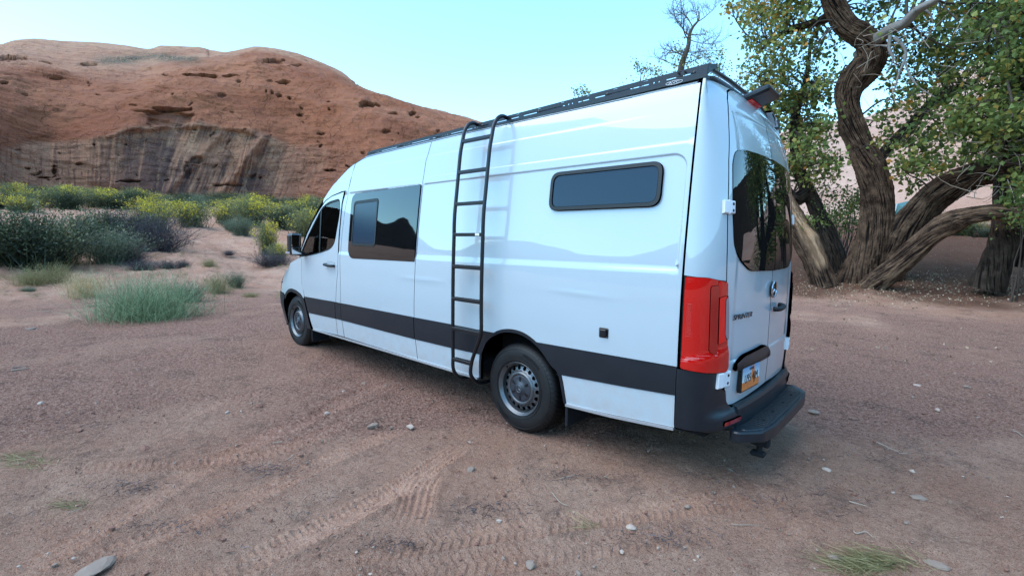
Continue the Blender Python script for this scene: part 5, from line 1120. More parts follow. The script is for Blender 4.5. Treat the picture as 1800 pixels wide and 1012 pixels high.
    def fill(blobs, D0, seed, dens=1.0, yellow=0.0):
        rg = np.random.default_rng(seed); C_ = []; tint = []; tg = []
        for bl in blobs:
            x, y, rx, ry = bl[:4]; k = bl[4] if len(bl) > 4 else 1.0; dz = bl[5] if len(bl) > 5 else 0.0; ye = bl[6] if len(bl) > 6 else yellow
            m = max(4, int(rx*ry/80.))
            for _ in range(m):
                th = rg.uniform(0, 2*np.pi); q = math.sqrt(rg.uniform(0, 1)); dd = D0+dz+rg.normal()*1.1
                c = at(x+rx*q*math.cos(th), y+ry*q*math.sin(th), dd); tg.append(c)
                nl = int(rg.uniform(26, 62)*k*dens); sp = rg.uniform(.12, .32)
                pts = c+rg.normal(size=(nl, 3))*[sp, sp, sp*.75]; C_.append(pts)
                t0 = np.clip(rg.normal(.36+ye*.28, .12), 0, 1); tint.append(np.clip(t0+rg.normal(size=nl)*.10+(rg.uniform(size=nl) < .05+ye*.25)*.38, 0, 1))
        return np.concatenate(C_), np.concatenate(tint), np.array(tg)
    crown1 = [(1310, 15, 35, 30, 1.1, .3, .7), (1350, 40, 45, 40, 1.0, .3, .5), (1395, 20, 45, 35, 1, .2, .3), (1335, 88, 28, 22, .9, .2, .4), (1400, 85, 45, 35, .9), (1440, 120, 30, 35, .7), (1540, 20, 40, 25, .9, .8), (1600, 60, 50, 30, .8, 1.2), (1660, 40, 55, 40, .9, 1), (1720, 25, 60, 35, 1, .6, .25), (1780, 30, 40, 40, 1, 0, .4), (1640, 100, 55, 30, .8, 1), (1700, 100, 50, 40, .8, 1), (1600, 140, 45, 30, .7, 1.3), (1665, 165, 60, 30, .8, 1), (1590, 200, 45, 30, .9, .8), (1640, 225, 45, 22, .8, .7, .2), (1570, 250, 28, 25, .8, .6, .5), (1610, 270, 45, 30, 1.1, .4), (1600, 305, 38, 22, 1.1, .3), (1645, 285, 30, 20, .9), (1570, 110, 25, 30, .5, 1.5), (1450, 60, 35, 30, .8, .8), (1420, -60, 120, 60, 1, 0), (1600, -70, 120, 60, .9), (1760, -80, 90, 60, .9), (1480, -190, 140, 70, .8), (1660, -200, 120, 70, .7), (1310, -70, 60, 50, .7, 0, .5)]
    C_, ti, tg = fill(crown1, D+.2, 31, .62, .24)
    leafcloud('crown', C_, ti, .155, M['leaf'], tr, 5)
    sel = tg[rg.permutation(len(tg))[:230]]
    b = branchwork(allP, allR, sel, None, tr, rg, twigs=4); b.build('branches', M['twig'], tr, True)['kind'] = 'stuff'
    b = MB()
    for _ in range(85):      # pale dry twigs hanging in front of the crown
        c = at(rg.uniform(1500, 1720), rg.uniform(10, 160), D-1.3+rg.normal()*.5) if _ < 45 else at(rg.uniform(1690, 1790), rg.uniform(240, 350), D-1.6+rg.normal()*.4); e = c+rg.normal(size=3)*[.6, .6, .5]; m_ = (c+e)/2+rg.normal(size=3)*.15
        b.tube(smoothpath([c, m_, e], 6), np.linspace(.012, .003, 6), 4, False)
    b.build('dry_twigs', M['twig_pale'], tr, True)['kind'] = 'stuff'
    # ---- 2 twin dark trunks behind the van's rear corner
    D2 = 21.5
    t2 = thing('cottonwood_tree', 'slender dark-trunked cottonwood just right of the van, leaning left behind its rear corner', 'tree', at(1478, 485, D2)-[0, 0, .2])
    _, Pa, Ra = limb([(1485, 500, D2, 56), (1474, 470, D2, 48), (1462, 430, D2, 42), (1446, 392, D2, 36), (1430, 355, D2, 32), (1415, 325, D2, 30), (1402, 290, D2, 26), (1396, 245, D2, 22), (1398, 200, D2, 18), (1412, 160, D2, 14), (1420, 120, D2, 10), (1425, 70, D2, 6)], 260, 90, .028, M['bark_dark'], t2, 'trunk', freq=7, lean_seed=12.)
    _, Pb, Rb = limb([(1418, 335, D2, 24), (1400, 350, D2-.3, 26), (1386, 340, D2-.5, 22), (1372, 300, D2-.3, 20), (1362, 250, D2, 15), (1350, 190, D2+.3, 10), (1335, 130, D2+.3, 5)], 110, 40, .02, M['bark_dark'], t2, 'limb', lean_seed=15.)
    crown2 = [(1345, 130, 45, 30, 1.0, 0, .45), (1400, 150, 55, 35, 1, 0, .35), (1355, 180, 40, 25, 1, 0, .5), (1420, 195, 50, 35, 1, 0, .35), (1370, 215, 35, 28, 1.1, 0, .4), (1425, 240, 45, 35, 1.1, 0, .2), (1395, 265, 40, 30, 1.2), (1450, 275, 28, 28, .8), (1400, 305, 40, 24, 1.2), (1440, 310, 30, 22, .9), (1350, 235, 20, 20, .6, 0, .5), (1310, 120, 20, 14, .35, 0, .4), (1355, 280, 22, 30, 1.0), (1350, 350, 20, 30, .8), (1440, 170, 35, 22, .8, 0, .4)]
    C_, ti, tg = fill(crown2, D2-.4, 33, .70, .2); leafcloud('crown', C_, ti, .15, M['leaf'], t2, 6)
    b = branchwork(np.concatenate([Pa[90:], Pb[30:]]), np.concatenate([Ra[90:], Rb[30:]]), tg[rg.permutation(len(tg))[:110]], None, t2, rg, twigs=4); b.build('branches', M['twig'], t2, True)['kind'] = 'stuff'
    # ---- the broken stump with orange wood laid bare
    D3 = 19.4
    st = thing('tree_stump', 'broken leaning tree stump with orange bare wood, beside the rear edge of the van', 'tree stump', at(1440, 492, D3)-[0, 0, .15])
    def bare(A, L, V):
        w_ = (V-CAM)@_rt; rel = (w_-w_.min(1, keepdims=True))/(w_.max(1, keepdims=True)-w_.min(1, keepdims=True)); front = sst(.1, .3, rel)*(1-sst(.55, .8, rel))
        return front*sst(.55, .9, L)*(.45+.55*sst(-.3, .2, pn3(np.cos(A)*4, np.sin(A)*4, L*1.1)))
    _, Pc, Rc = limb([(1450, 505, D3, 62), (1442, 482, D3, 56), (1432, 455, D3, 54), (1420, 430, D3, 54), (1407, 405, D3, 52), (1394, 383, D3, 46), (1384, 362, D3, 40), (1376, 340, D3, 32), (1370, 325, D3, 20)], 180, 150, .040, M['bark'], st, 'trunk', freq=9, lean_seed=18., bare=bare, knots=((1.75, 1.0, .18, .08),))
    # ---- 3 right-hand twisted trunk
    D4 = 19.0
    t3 = thing('cottonwood_tree', 'cottonwood at the right edge with thick twisted dark trunk under a leafy crown', 'tree', at(1745, 492, D4)-[0, 0, .15])
    _, Pd, Rd = limb([(1732, 508, D4, 82), (1742, 485, D4, 74), (1755, 455, D4, 68), (1765, 425, D4, 68), (1768, 395, D4, 60), (1766, 360, D4+.2, 52), (1768, 320, D4+.3, 48), (1774, 280, D4+.4, 44), (1782, 230, D4+.3, 38), (1790, 170, D4, 32), (1800, 100, D4, 24), (1815, 0, D4, 12)], 300, 140, .036, M['bark_dark'], t3, 'trunk', twist=.9, freq=8, lean_seed=25.)
    _, Pe, Re = limb([(1800, 470, D4+.6, 40), (1806, 440, D4+.6, 38), (1820, 400, D4+.6, 34), (1840, 340, D4+.6, 28), (1880, 250, D4+.8, 18)], 80, 40, .025, M['bark_dark'], t3, 'limb', lean_seed=27.)
    crown3 = [(1740, 70, 45, 45, .9, 0, .1), (1780, 110, 40, 45, 1.1, 0, .1), (1735, 160, 40, 35, .9), (1775, 190, 45, 40, 1.2), (1720, 215, 45, 30, 1.1), (1765, 245, 50, 35, 1.3), (1725, 265, 35, 22, .9), (1790, 290, 35, 30, 1.3), (1700, 190, 35, 25, .7), (1800, 330, 28, 26, 1.2, 0, .2), (1850, 150, 50, 80, .6), (1690, 240, 26, 20, .7), (1810, 20, 50, 60, 1)]
    C_, ti, tg = fill(crown3, D4-.2, 35, .66, .12); leafcloud('crown', C_, ti, .15, M['leaf'], t3, 7)
    b = branchwork(Pd[110:], Rd[110:], tg[rg.permutation(len(tg))[:120]], None, t3, rg, twigs=4); b.build('branches', M['twig'], t3, True)['kind'] = 'stuff'
    # ---- leafy saplings between the trunks
    def sapling(x, y, d, blobs, label, seed, name='cottonwood_sapling', cat='sapling', size=.10):
        q = at(x, y, d); q[2] = gz_(q[0], q[1])-.05; o = thing(name, label, cat, q); rg = np.random.default_rng(seed)
        C_, ti, tg = fill(blobs, d, seed, 1.15, -.05); leafcloud('leaves', C_, ti, size, M['leaf'], o, seed)
        b = MB()
        for c in tg[::2]:
            s = q+rg.normal(size=3)*[.15, .15, 0]; b.tube(smoothpath([s, s+(c-s)*.5+rg.normal(size=3)*.12, c], 7), np.linspace(.022, .005, 7), 5, False)
        b.build('stems', M['twig'], o, True)
    sapling(1478, 455, 22.5, [(1465, 350, 42, 26, 1.1), (1490, 375, 34, 28, 1.2), (1450, 380, 26, 20, .9), (1500, 345, 22, 18, .9), (1495, 400, 22, 18, .9)], 'bushy green sapling between the leaning stump and the big twisted trunk', 41)
    sapling(1792, 420, 18.0, [(1795, 385, 24, 14, .9), (1810, 360, 26, 18, .8)], 'leafy green sapling at the right frame edge under the lowest limb', 43)
    # ---- a further cottonwood just outside the frame, mirrored in the rear glass
    def atz(az, d, z): return np.array([CAM[0]+d*math.cos(math.radians(az)), CAM[1]+d*math.sin(math.radians(az)), z])
    q = atz(-102.5, 17, .2); t4 = thing('cottonwood_tree', 'shady cottonwood beyond the right edge, mirrored in the rear window', 'tree', q); rg = np.random.default_rng(88)
    for k_, (az1, h_, r_) in enumerate(((-103.5, 6.5, .42), (-100.5, 5.5, .30), (-105.2, 4.8, .22))):
        pth = smoothpath([q+[0, 0, -.3], q+[.2, .1, 1.2], atz(az1+.8, 17, h_*.55), atz(az1, 17.3, h_)], 20); b = MB(); b.tube(pth, np.linspace(r_, r_*.3, 20), 14); b.build('trunk', M['bark_dark'], t4, True, )
    C_ = []
    for _ in range(230):
        c = atz(-102.3+rg.normal()*2.4, 17+rg.normal()*1.3, 3.2+rg.gamma(3., .9)); C_.append(c+rg.normal(size=(60, 3))*.33)
    for _ in range(60):
        c = atz(-106.8+rg.normal()*1.2, 17+rg.normal(), 5.2+rg.normal()*.9); C_.append(c+rg.normal(size=(22, 3))*.28)
    for _ in range(50):
        c = atz(-101.5+rg.normal()*2.0, 19+rg.normal(), 1.2+rg.uniform(0, 1.6)); C_.append(c+rg.normal(size=(60, 3))*.33)
    C_ = np.concatenate(C_); leafcloud('crown', C_, np.clip(rg.normal(.35, .18, len(C_)), 0, 1), .14, M['leaf'], t4, 9)
    # ---- bare treetop behind the van roof
    D6 = 34.0
    q = at(1188, 420, D6); q[2] = gz_(q[0], q[1]); bt = thing('bare_tree', 'leafless dark tree whose fine branches stand against the sky above the van roof', 'tree', q)
    b = MB(); rg = np.random.default_rng(77); tp = lambda x, y, dd=0: at(x, y, D6+dd)
    trunkp = smoothpath([q-[0, 0, .2], tp(1185, 300), tp(1188, 190), tp(1197, 122), tp(1203, 100), tp(1210, 80), tp(1212, 62), tp(1218, 48), tp(1228, 35), tp(1228, 20)], 60)
    b.tube(trunkp, np.concatenate([np.linspace(.30, .16, 30), np.linspace(.15, .03, 30)]), 10); b.build('trunk', M['bark_dark'], bt, True) if False else None
    b.build('trunk', M['twig'], bt, True)
    b = MB()
    def grow(p, d, L, r, lvl):
        k = 6; pts = [p]; dd = d/np.linalg.norm(d)
        for i in range(k):
            dd = dd+rg.normal(size=3)*.13+np.array([0, 0, .05]); dd /= np.linalg.norm(dd); pts.append(pts[-1]+dd*L/k)
        b.tube(pts, np.linspace(r, r*.4, k+1), 5 if lvl < 2 else 4, False)
        if lvl < 3:
            for i in range(2, k+1):
                for _ in range(2 if lvl == 0 else (2 if rg.random() < .55 else 1)):
                    nd = dd*.7+rg.normal(size=3)*.65; nd[2] += .15; grow(pts[i], nd, L*rg.uniform(.45, .75), r*.5, lvl+1)
    for (x0, y0, x1, y1, r) in ((1203, 100, 1180, 82, .10), (1211, 72, 1190, 48, .09), (1212, 64, 1172, 25, .085), (1218, 50, 1205, 12, .07), (1228, 38, 1262, 24, .06), (1226, 38, 1228, 14, .06), (1215, 62, 1243, 60, .055), (1206, 92, 1252, 74, .06), (1200, 112, 1240, 100, .06), (1196, 118, 1160, 95, .06), (1210, 80, 1190, 105, .05), (1205, 95, 1222, 110, .05), (1212, 70, 1256, 92, .05)):
        s = tp(x0, y0); e = tp(x1, y1, rg.normal()*.8); grow(s, e-s, np.linalg.norm(e-s)*.95, r*.55, 1)
    b.build('branches', M['twig'], bt, True)['kind'] = 'stuff'
    C_ = []
    for (x, y, rx, ry, n_) in ((1238, 100, 16, 10, 60), (1250, 118, 16, 8, 70), (1262, 122, 10, 6, 40), (1212, 108, 14, 7, 50)):
        for _ in range(n_): C_.append(tp(x+rg.normal()*rx*.6, y+rg.normal()*ry*.6, rg.normal()*.3))
    for _ in range(60):
        c = trunkp[rg.integers(8, 26)]+rg.normal(size=3)*[1.1, 1.1, .6]; C_ += list(c+rg.normal(size=(22, 3))*.28)
    leafcloud('leaves', np.array(C_), rg.uniform(.1, .9, len(C_)), .13, M['leaf'], bt, 3)
    # leafy tips of two hidden trees, over the rack
    for (x, y, blobs, lab, sd) in ((1135, 430, [(1122, 112, 12, 9), (1135, 124, 15, 9), (1150, 125, 12, 7), (1128, 122, 9, 7), (1158, 133, 10, 5)], 'leafy treetop poking over the roof rack, left of the bare tree', 5), (1020, 425, [(1014, 160, 8, 5), (1024, 158, 9, 7), (1030, 165, 7, 5)], 'tiny leafy treetop just clearing the middle of the roof rack', 6), (1285, 430, [(1270, 118, 14, 12), (1268, 98, 8, 10), (1258, 128, 12, 8), (1300, 140, 14, 16), (1290, 165, 18, 20)], 'leafy treetop above the rear end of the roof rack', 8)):
        q = at(x, y, D6-2); q[2] = gz_(q[0], q[1]); o = thing('cottonwood_tree', lab, 'tree', q); C_ = []; b = MB(); rg = np.random.default_rng(sd)
        top = at(blobs[0][0], blobs[0][1], D6-2); tk = smoothpath([q-[0, 0, .2], q+(top-q)*.5+[.3, .2, 0], q+(top-q)*.85], 16); b.tube(tk, np.linspace(.18, .04, 16), 8)
        b.build('trunk', M['twig'], o, True); b = MB()
        for (bx, by, rx, ry) in blobs:
            c = at(bx, by, D6-2); b.tube(smoothpath([tk[-3], (tk[-1]+c)/2+rg.normal(size=3)*.1, c], 6), np.linspace(.03, .008, 6), 5, False)
            for _ in range(5):
                c2 = at(bx+rg.normal()*rx*.6, by+rg.normal()*ry*.6, D6-2+rg.normal()*.3); b.tube([c, (c+c2)/2+rg.normal(size=3)*.04, c2], .007, 4, False); C_.append(c2+rg.normal(size=(9, 3))*.15)
        for _ in range(46):
            c = tk[rg.integers(4, 14)]+rg.normal(size=3)*[.9, .9, .6]; C_.append(c+rg.normal(size=(18, 3))*.25)
        b.build('branches', M['twig'], o, True)['kind'] = 'stuff'; C_ = np.concatenate(C_); leafcloud('leaves', C_, rg.uniform(.05, .95, len(C_)), .14, M['leaf'], o, sd)

# ---- shrubs: one mesh of each kind, copied
def shrub_mesh(kind, seed):
    rg = np.random.default_rng(seed); n = {'sage': 420, 'rabbit': 420, 'dead': 620, 'straw': 520, 'mint': 2600, 'grey': 420, 'olive': 600, 'tuft': 160}[kind]
    az = rg.uniform(0, 2*np.pi, n); lean = {'sage': .75, 'rabbit': .62, 'dead': 1.0, 'straw': .7, 'mint': 1.15, 'grey': .8, 'olive': .85, 'tuft': .8}[kind]*rg.uniform(.05, 1.15, n)
    h = rg.uniform(.45, 1.0, n); base = np.stack([rg.normal(size=n)*.13, rg.normal(size=n)*.13, np.zeros(n)-.03], -1)
    if kind in ('straw', 'olive', 'tuft'): base[:, :2] *= 1.8
    if kind == 'mint': base[:, :2] *= 3.2
    d = np.stack([np.sin(lean)*np.cos(az), np.sin(lean)*np.sin(az), np.cos(lean)], -1)
    tip = base+d*h[:, None]+rg.normal(size=(n, 3))*.05
    mid = base*.5+(base+tip)*.25+d*h[:, None]*.0+np.array([0, 0, 1])*h[:, None]*.18+rg.normal(size=(n, 3))*.05
    if kind == 'dead': mid += rg.normal(size=(n, 3))*.12; tip += rg.normal(size=(n, 3))*[.12, .12, .08]
    if kind == 'mint': tip[:, 2] = np.maximum(tip[:, 2]*.85, .02); mid += rg.normal(size=(n, 3))*.10
    tip[:, 2] = np.maximum(tip[:, 2], -.02)
    wd = {'sage': .010, 'rabbit': .010, 'dead': .008, 'straw': .008, 'mint': .0052, 'grey': .009, 'olive': .008, 'tuft': .012}[kind]
    V, F = ribbons(base, mid, tip, np.full(n, wd)*rg.uniform(.6, 1.5, n), rg); tint = np.repeat({'sage': .1, 'rabbit': .2, 'dead': .4, 'straw': .5, 'mint': .45, 'grey': .3, 'olive': .4, 'tuft': .4}[kind]+rg.normal(size=n)*(.30 if kind == 'mint' else .2), 10)
    Vs, Fs, Ts = [V], [F], [tint]; k = len(V)
    def leaves(m, size, tfun, lo=.35, hi=1.0, wid=.45, spread=.04, up=.3):
        nonlocal k
        i = rg.integers(0, n, m); t = rg.uniform(lo, hi, m)[:, None]; c = (1-t)**2*base[i]+2*t*(1-t)*mid[i]+t*t*tip[i]+rg.normal(size=(m, 3))*spread
        dd = d[i]+rg.normal(size=(m, 3))*.7+[0, 0, up]; dd /= np.linalg.norm(dd, axis=1, keepdims=True); s = np.cross(dd, rg.normal(size=(m, 3))); s /= np.linalg.norm(s, axis=1, keepdims=True)
        L = size*rg.uniform(.6, 1.4, m)[:, None]; W_ = L*wid*.5
        q = np.stack([c, c+dd*L*.5+s*W_, c+dd*L, c+dd*L*.5-s*W_], 1).reshape(-1, 3); Vs.append(q); Fs.append(np.arange(m*4).reshape(-1, 4)+k); k += len(q); Ts.append(np.repeat(tfun(c, m), 4))
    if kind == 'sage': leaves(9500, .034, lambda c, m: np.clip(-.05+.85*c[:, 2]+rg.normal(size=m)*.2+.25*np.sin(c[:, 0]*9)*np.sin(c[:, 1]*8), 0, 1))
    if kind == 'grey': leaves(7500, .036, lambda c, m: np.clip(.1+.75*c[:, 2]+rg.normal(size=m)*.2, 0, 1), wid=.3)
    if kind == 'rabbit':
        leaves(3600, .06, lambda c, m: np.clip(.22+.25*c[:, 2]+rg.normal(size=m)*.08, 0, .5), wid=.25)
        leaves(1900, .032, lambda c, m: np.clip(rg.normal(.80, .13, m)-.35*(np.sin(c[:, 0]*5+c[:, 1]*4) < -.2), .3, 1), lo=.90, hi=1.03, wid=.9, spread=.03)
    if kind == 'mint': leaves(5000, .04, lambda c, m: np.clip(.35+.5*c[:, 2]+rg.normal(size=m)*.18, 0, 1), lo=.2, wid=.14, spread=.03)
    if kind == 'dead': leaves(2600, .09, lambda c, m: np.clip(rg.normal(.45, .2, m), 0, 1), wid=.07, spread=.05)
    if kind == 'straw': leaves(2400, .06, lambda c, m: np.clip(rg.normal(.6, .2, m), 0, 1), wid=.15, lo=.5)
    if kind == 'olive': leaves(3000, .06, lambda c, m: np.clip(rg.normal(.5, .2, m), 0, 1), wid=.15, lo=.3)
    return np.concatenate(Vs), np.concatenate(Fs), np.clip(np.concatenate(Ts), 0, 1)
MATK = {'sage': 'sage', 'rabbit': 'rabbit', 'dead': 'dead', 'straw': 'straw', 'mint': 'mint', 'grey': 'sagegrey', 'olive': 'olive', 'tuft': 'olive'}
NAMEK = {'sage': 'sagebrush', 'rabbit': 'rabbitbrush', 'dead': 'dead_shrub', 'straw': 'dry_shrub', 'mint': 'tumbleweed', 'grey': 'grey_shrub', 'olive': 'grass_clump', 'tuft': 'grass_tuft'}
def build_shrubs():
    protos = {}; rg = np.random.default_rng(99)
    def put(kind, px_, py_, wpx, hpx, label, group=None, cat='bush', dfix=None, var=None, rot=None):
        """px,py: foot of the bush in the photo; wpx,hpx: its size there"""
        if dfix is None: q = on_ground(px_, py_)
        else:
            q = at(px_, py_, dfix); q[2] = gz_(q[0], q[1])
        depth = (q-CAM)@_fw; w_ = wpx*depth/CAM_F; h = hpx*depth/CAM_F
        v = var if var is not None else int(rg.integers(0, 3)); key = (kind, v)
        if key not in protos:
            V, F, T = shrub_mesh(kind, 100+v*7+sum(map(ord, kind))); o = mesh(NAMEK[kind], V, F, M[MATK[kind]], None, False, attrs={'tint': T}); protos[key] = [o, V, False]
        o, V, used = protos[key]
        if used:
            o = o.copy(); COL.objects.link(o)
            for k_ in ('label', 'group', 'category'):
                if k_ in o: del o[k_]
        protos[key][2] = True
        ex = np.percentile(np.abs(V[:, 0]), 97)*2; ez = np.percentile(V[:, 2], 98)
        o.location = q-np.array([0, 0, .02]); o.scale = (w_/ex, w_/ex*rg.uniform(.75, 1.0), h/ez); o.rotation_euler = (0, 0, math.atan2(_rt[1], _rt[0])+(rot if rot is not None else rg.choice([0, math.pi])+rg.normal()*.35)); o.name = NAMEK[kind]
        tag(o, label, cat, group); return o
    # singled out
    put('mint', 262, 560, 175, 80, 'large mint-green tumbleweed sprawling on the sand in front of all other bushes', var=0, cat='tumbleweed', rot=0)
    put('grey', 330, 530, 60, 34, 'small fresh green bush touching the right side of the large mint tumbleweed', var=0)
    put('straw', 150, 523, 66, 46, 'straw-coloured dry shrub just left of the mint tumbleweed', var=0)
    put('olive', 383, 515, 44, 34, 'round olive-tan grass clump right of the mint tumbleweed', var=0, cat='grass clump')
    put('grey', 415, 505, 36, 26, 'low grey-green bush right beside the round olive grass clump', var=1)
    put('olive', 58, 500, 66, 30, 'left one of two merged tan grass mounds at the far left', var=1, cat='grass clump')
    put('olive', 100, 497, 62, 34, 'right one of two merged tan grass mounds at the far left', var=2, cat='grass clump')
    put('sage', 60, 470, 170, 96, 'big dark green sagebrush mass at the left picture edge', var=0)
    put('sage', -30, 462, 150, 88, 'dark sagebrush cut off by the left picture edge', var=1)
    put('sage', 150, 440, 84, 54, 'dark sagebrush mound behind the straw-coloured spiky shrub', var=2)
    put('straw', 118, 465, 74, 48, 'spiky pale twiggy shrub in front of the dark sagebrush mass', var=1)
    put('grey', 195, 462, 100, 56, 'bright grey-green sagebrush in front of the dark tangle of dead brush', var=2)
    put('dead', 232, 463, 72, 34, 'grey-blue dead shrub hugging the foot of the bright grey-green sagebrush', var=1)
    put('sage', 200, 425, 120, 54, 'dark green sagebrush behind the grey dead brush', var=0)
    put('dead', 275, 440, 118, 62, 'dark tangled dead brush at the left rim of the sandy path', var=0)
    put('dead', 232, 430, 90, 58, 'charcoal dead brush merging into the dark sagebrush', var=2)
    put('dead', 295, 472, 46, 16, 'low grey dead twigs lying left of the path bend', var=0)
    put('dead', 250, 475, 60, 20, 'flat grey dead twigs just behind the mint tumbleweed', var=1)
    put('rabbit', 273, 405, 52, 45, 'yellow-topped rabbitbrush above the tangled dead brush', var=0)
    put('rabbit', 335, 398, 70, 42, 'wide yellow rabbitbrush left of the path top', var=1)
    put('rabbit', 395, 392, 46, 30, 'small yellow rabbitbrush at the cliff foot above the path top', var=2)
    put('rabbit', 440, 395, 64, 44, 'tall bright yellow rabbitbrush right of the path top', var=0)
    put('grey', 425, 412, 50, 30, 'pale grey-green bush below the tall bright yellow rabbitbrush', var=1)
    put('rabbit', 470, 448, 36, 56, 'slim yellow-flowered bush on the sand left of the van mirror', var=1)
    put('rabbit', 490, 460, 34, 32, 'small yellow bush low beside the van bonnet', var=2)
    put('dead', 478, 466, 84, 26, 'flat dark dead brush beneath the slim yellow-flowered bush', var=2)
    put('rabbit', 540, 415, 60, 46, 'yellow-green rabbitbrush against the cliff beside the van windscreen', var=0)
    put('sage', 505, 402, 80, 34, 'dark sagebrush band right of the tall yellow rabbitbrush', var=1)
    put('olive', 368, 468, 30, 14, 'tiny olive grass clump in the middle of the path', var=0, cat='grass clump')
    put('dead', 322, 470, 26, 16, 'small dark dead bush at the path bend', var=1)
    put('dead', 403, 448, 24, 10, 'tiny dark dead shrub on the bare slope right of the path', var=0)
    put('grey', 405, 404, 30, 16, 'small dry bush on the right lip of the path top', var=2)
    put('grey', 50, 512, 30, 9, 'low flat grey-green plant on the sand below the tan grass mounds', var=0)
    put('olive', 440, 522, 30, 10, 'faint flat grass patch on sand near the front bumper', var=1, cat='grass clump')
    # behind the trees on the right
    for (k_, x, y, w_, h, lab, v) in (('grey', 1668, 415, 70, 40, 'blue-grey bush right of the teal tent, behind the big limb', 1), ('rabbit', 1695, 385, 60, 34, 'olive rabbitbrush on the rise behind the leaning limbs', 2), ('olive', 1650, 400, 50, 26, 'olive scrub between the tent and the rise', 1), ('rabbit', 1790, 398, 46, 40, 'yellow-tipped bush on the rise at the right picture edge', 0), ('grey', 1745, 392, 60, 22, 'pale scrub on the rise left of the twisted right trunk', 2), ('rabbit', 1432, 395, 26, 24, 'small yellow-green bush seen between stump and dark slender trunk', 1)):
        put(k_, x, y, w_, h, lab, var=v, dfix=33 if x < 1500 else 31)
    # the band along the cliff foot, where neighbours cannot be told apart
    G = 'shrubs in the band along the cliff foot'
    LAB = {'sage': 'dark green sagebrush in the crowded shrub band along the cliff foot', 'rabbit': 'yellow-green rabbitbrush in the crowded shrub band along the cliff foot', 'grey': 'grey-green bush in the crowded shrub band along the cliff foot', 'dead': 'grey dead shrub in the crowded shrub band along the cliff foot'}
    for i in range(60):
        x = -60+i*10.9+rg.normal()*7; row = i % 3; d = (38, 46, 54)[row]+rg.normal()*1.8; kind = ('sage', 'rabbit', 'grey', 'dead')[int(rg.choice(4, p=[.34, .34, .18, .14]))]
        if 318 < x < 410 and row == 0: d = 47
        put(kind, x, 400, {'sage': 62, 'rabbit': 46, 'grey': 42, 'dead': 48}[kind]*rg.uniform(.7, 1.2)*38/d*1.2, {'sage': 24, 'rabbit': 26, 'grey': 18, 'dead': 18}[kind]*rg.uniform(.6, 1.25)*38/d*1.15, LAB[kind], G+', '+{'sage': 'dark ones', 'rabbit': 'yellow ones', 'grey': 'grey-green ones', 'dead': 'dead ones'}[kind], dfix=d)
    for i, (x, y) in enumerate(((640, 420), (700, 425), (775, 420), (850, 428), (940, 425), (1010, 430), (1090, 428), (1160, 432), (1230, 430), (1300, 432))):
        k_ = ('sage', 'rabbit', 'grey')[i % 3]; put(k_, x, y, 46, 28, 'shrub on the slope hidden behind the van body', 'shrubs hidden behind the van', dfix=36+(i*7 % 12))
    # ---- ground cover: sparse tufts and stubble nobody could count
    V, F, T = shrub_mesh('tuft', 5); Vs, Ts, n = [], [], 0; Fs = []
    sel = slice(0, 60*10); v0 = V[:600]; f0 = F[:240]; t0 = T[:600]
    for _ in range(430):
        x = rg.uniform(-120, 560) if _ < 330 else rg.uniform(1380, 1850); y = rg.uniform(405, 525) if _ < 330 else rg.uniform(470, 500); q = on_ground(x, y)
        if path_mask(q[0], q[1]) < .9: continue
        s = rg.uniform(.10, .30)*(1 if _ < 330 else .6); a = rg.uniform(0, 6.28); c_, s_ = math.cos(a), math.sin(a); Vs.append(v0@np.array([[c_, s_, 0], [-s_, c_, 0], [0, 0, .7]])*s+q); Ts.append(t0*rg.uniform(.4, 1.3)); Fs.append(f0+n); n += len(v0)
    o = mesh('ground_cover', np.concatenate(Vs), np.concatenate(Fs), M['olive'], None, False, attrs={'tint': np.clip(np.concatenate(Ts), 0, 1)}); tag(o, 'sparse low tufts scattered over the sandy slope', 'ground cover', kind='stuff')
    # flattened grass in the foreground
    for (x, y, rx, ry, n_, lab) in ((50, 812, 60, 12, 420, 'flattened strip of green-grey grass on the sand at the left edge'), (1540, 995, 75, 16, 650, 'matted dry grass patch on the ground at the bottom right'), (130, 890, 30, 6, 60, 'wisp of dry grass between the tyre tracks on the left'), (1040, 930, 22, 8, 30, 'few dry straws on the dirt below the rear wheel')):
        c = on_ground(x, y, 1.0); B = np.array([on_ground(x+rg.normal()*rx*.5, y+rg.normal()*ry*.6, 1.0) for _ in range(n_)]); B[:, 2] += rg.uniform(-.004, .012, n_)
        az = rg.normal(.5, .6, n_); L = rg.uniform(.04, .17, n_); d = np.stack([np.cos(az), np.sin(az), rg.uniform(-.02, .12, n_)], -1); tip = B+d*L[:, None]; mid = (B+tip)/2+np.array([0, 0, .015])+rg.normal(size=(n_, 3))*.01
        V, F = ribbons(B, mid, tip, np.full(n_, .003), rg, 3); o = mesh('grass_patch', V, F, M['olive'], None, False, attrs={'tint': np.repeat(np.clip(rg.normal(.35, .25, n_), 0, 1), 8)}, loc=c); tag(o, lab, 'grass patch', kind='stuff')

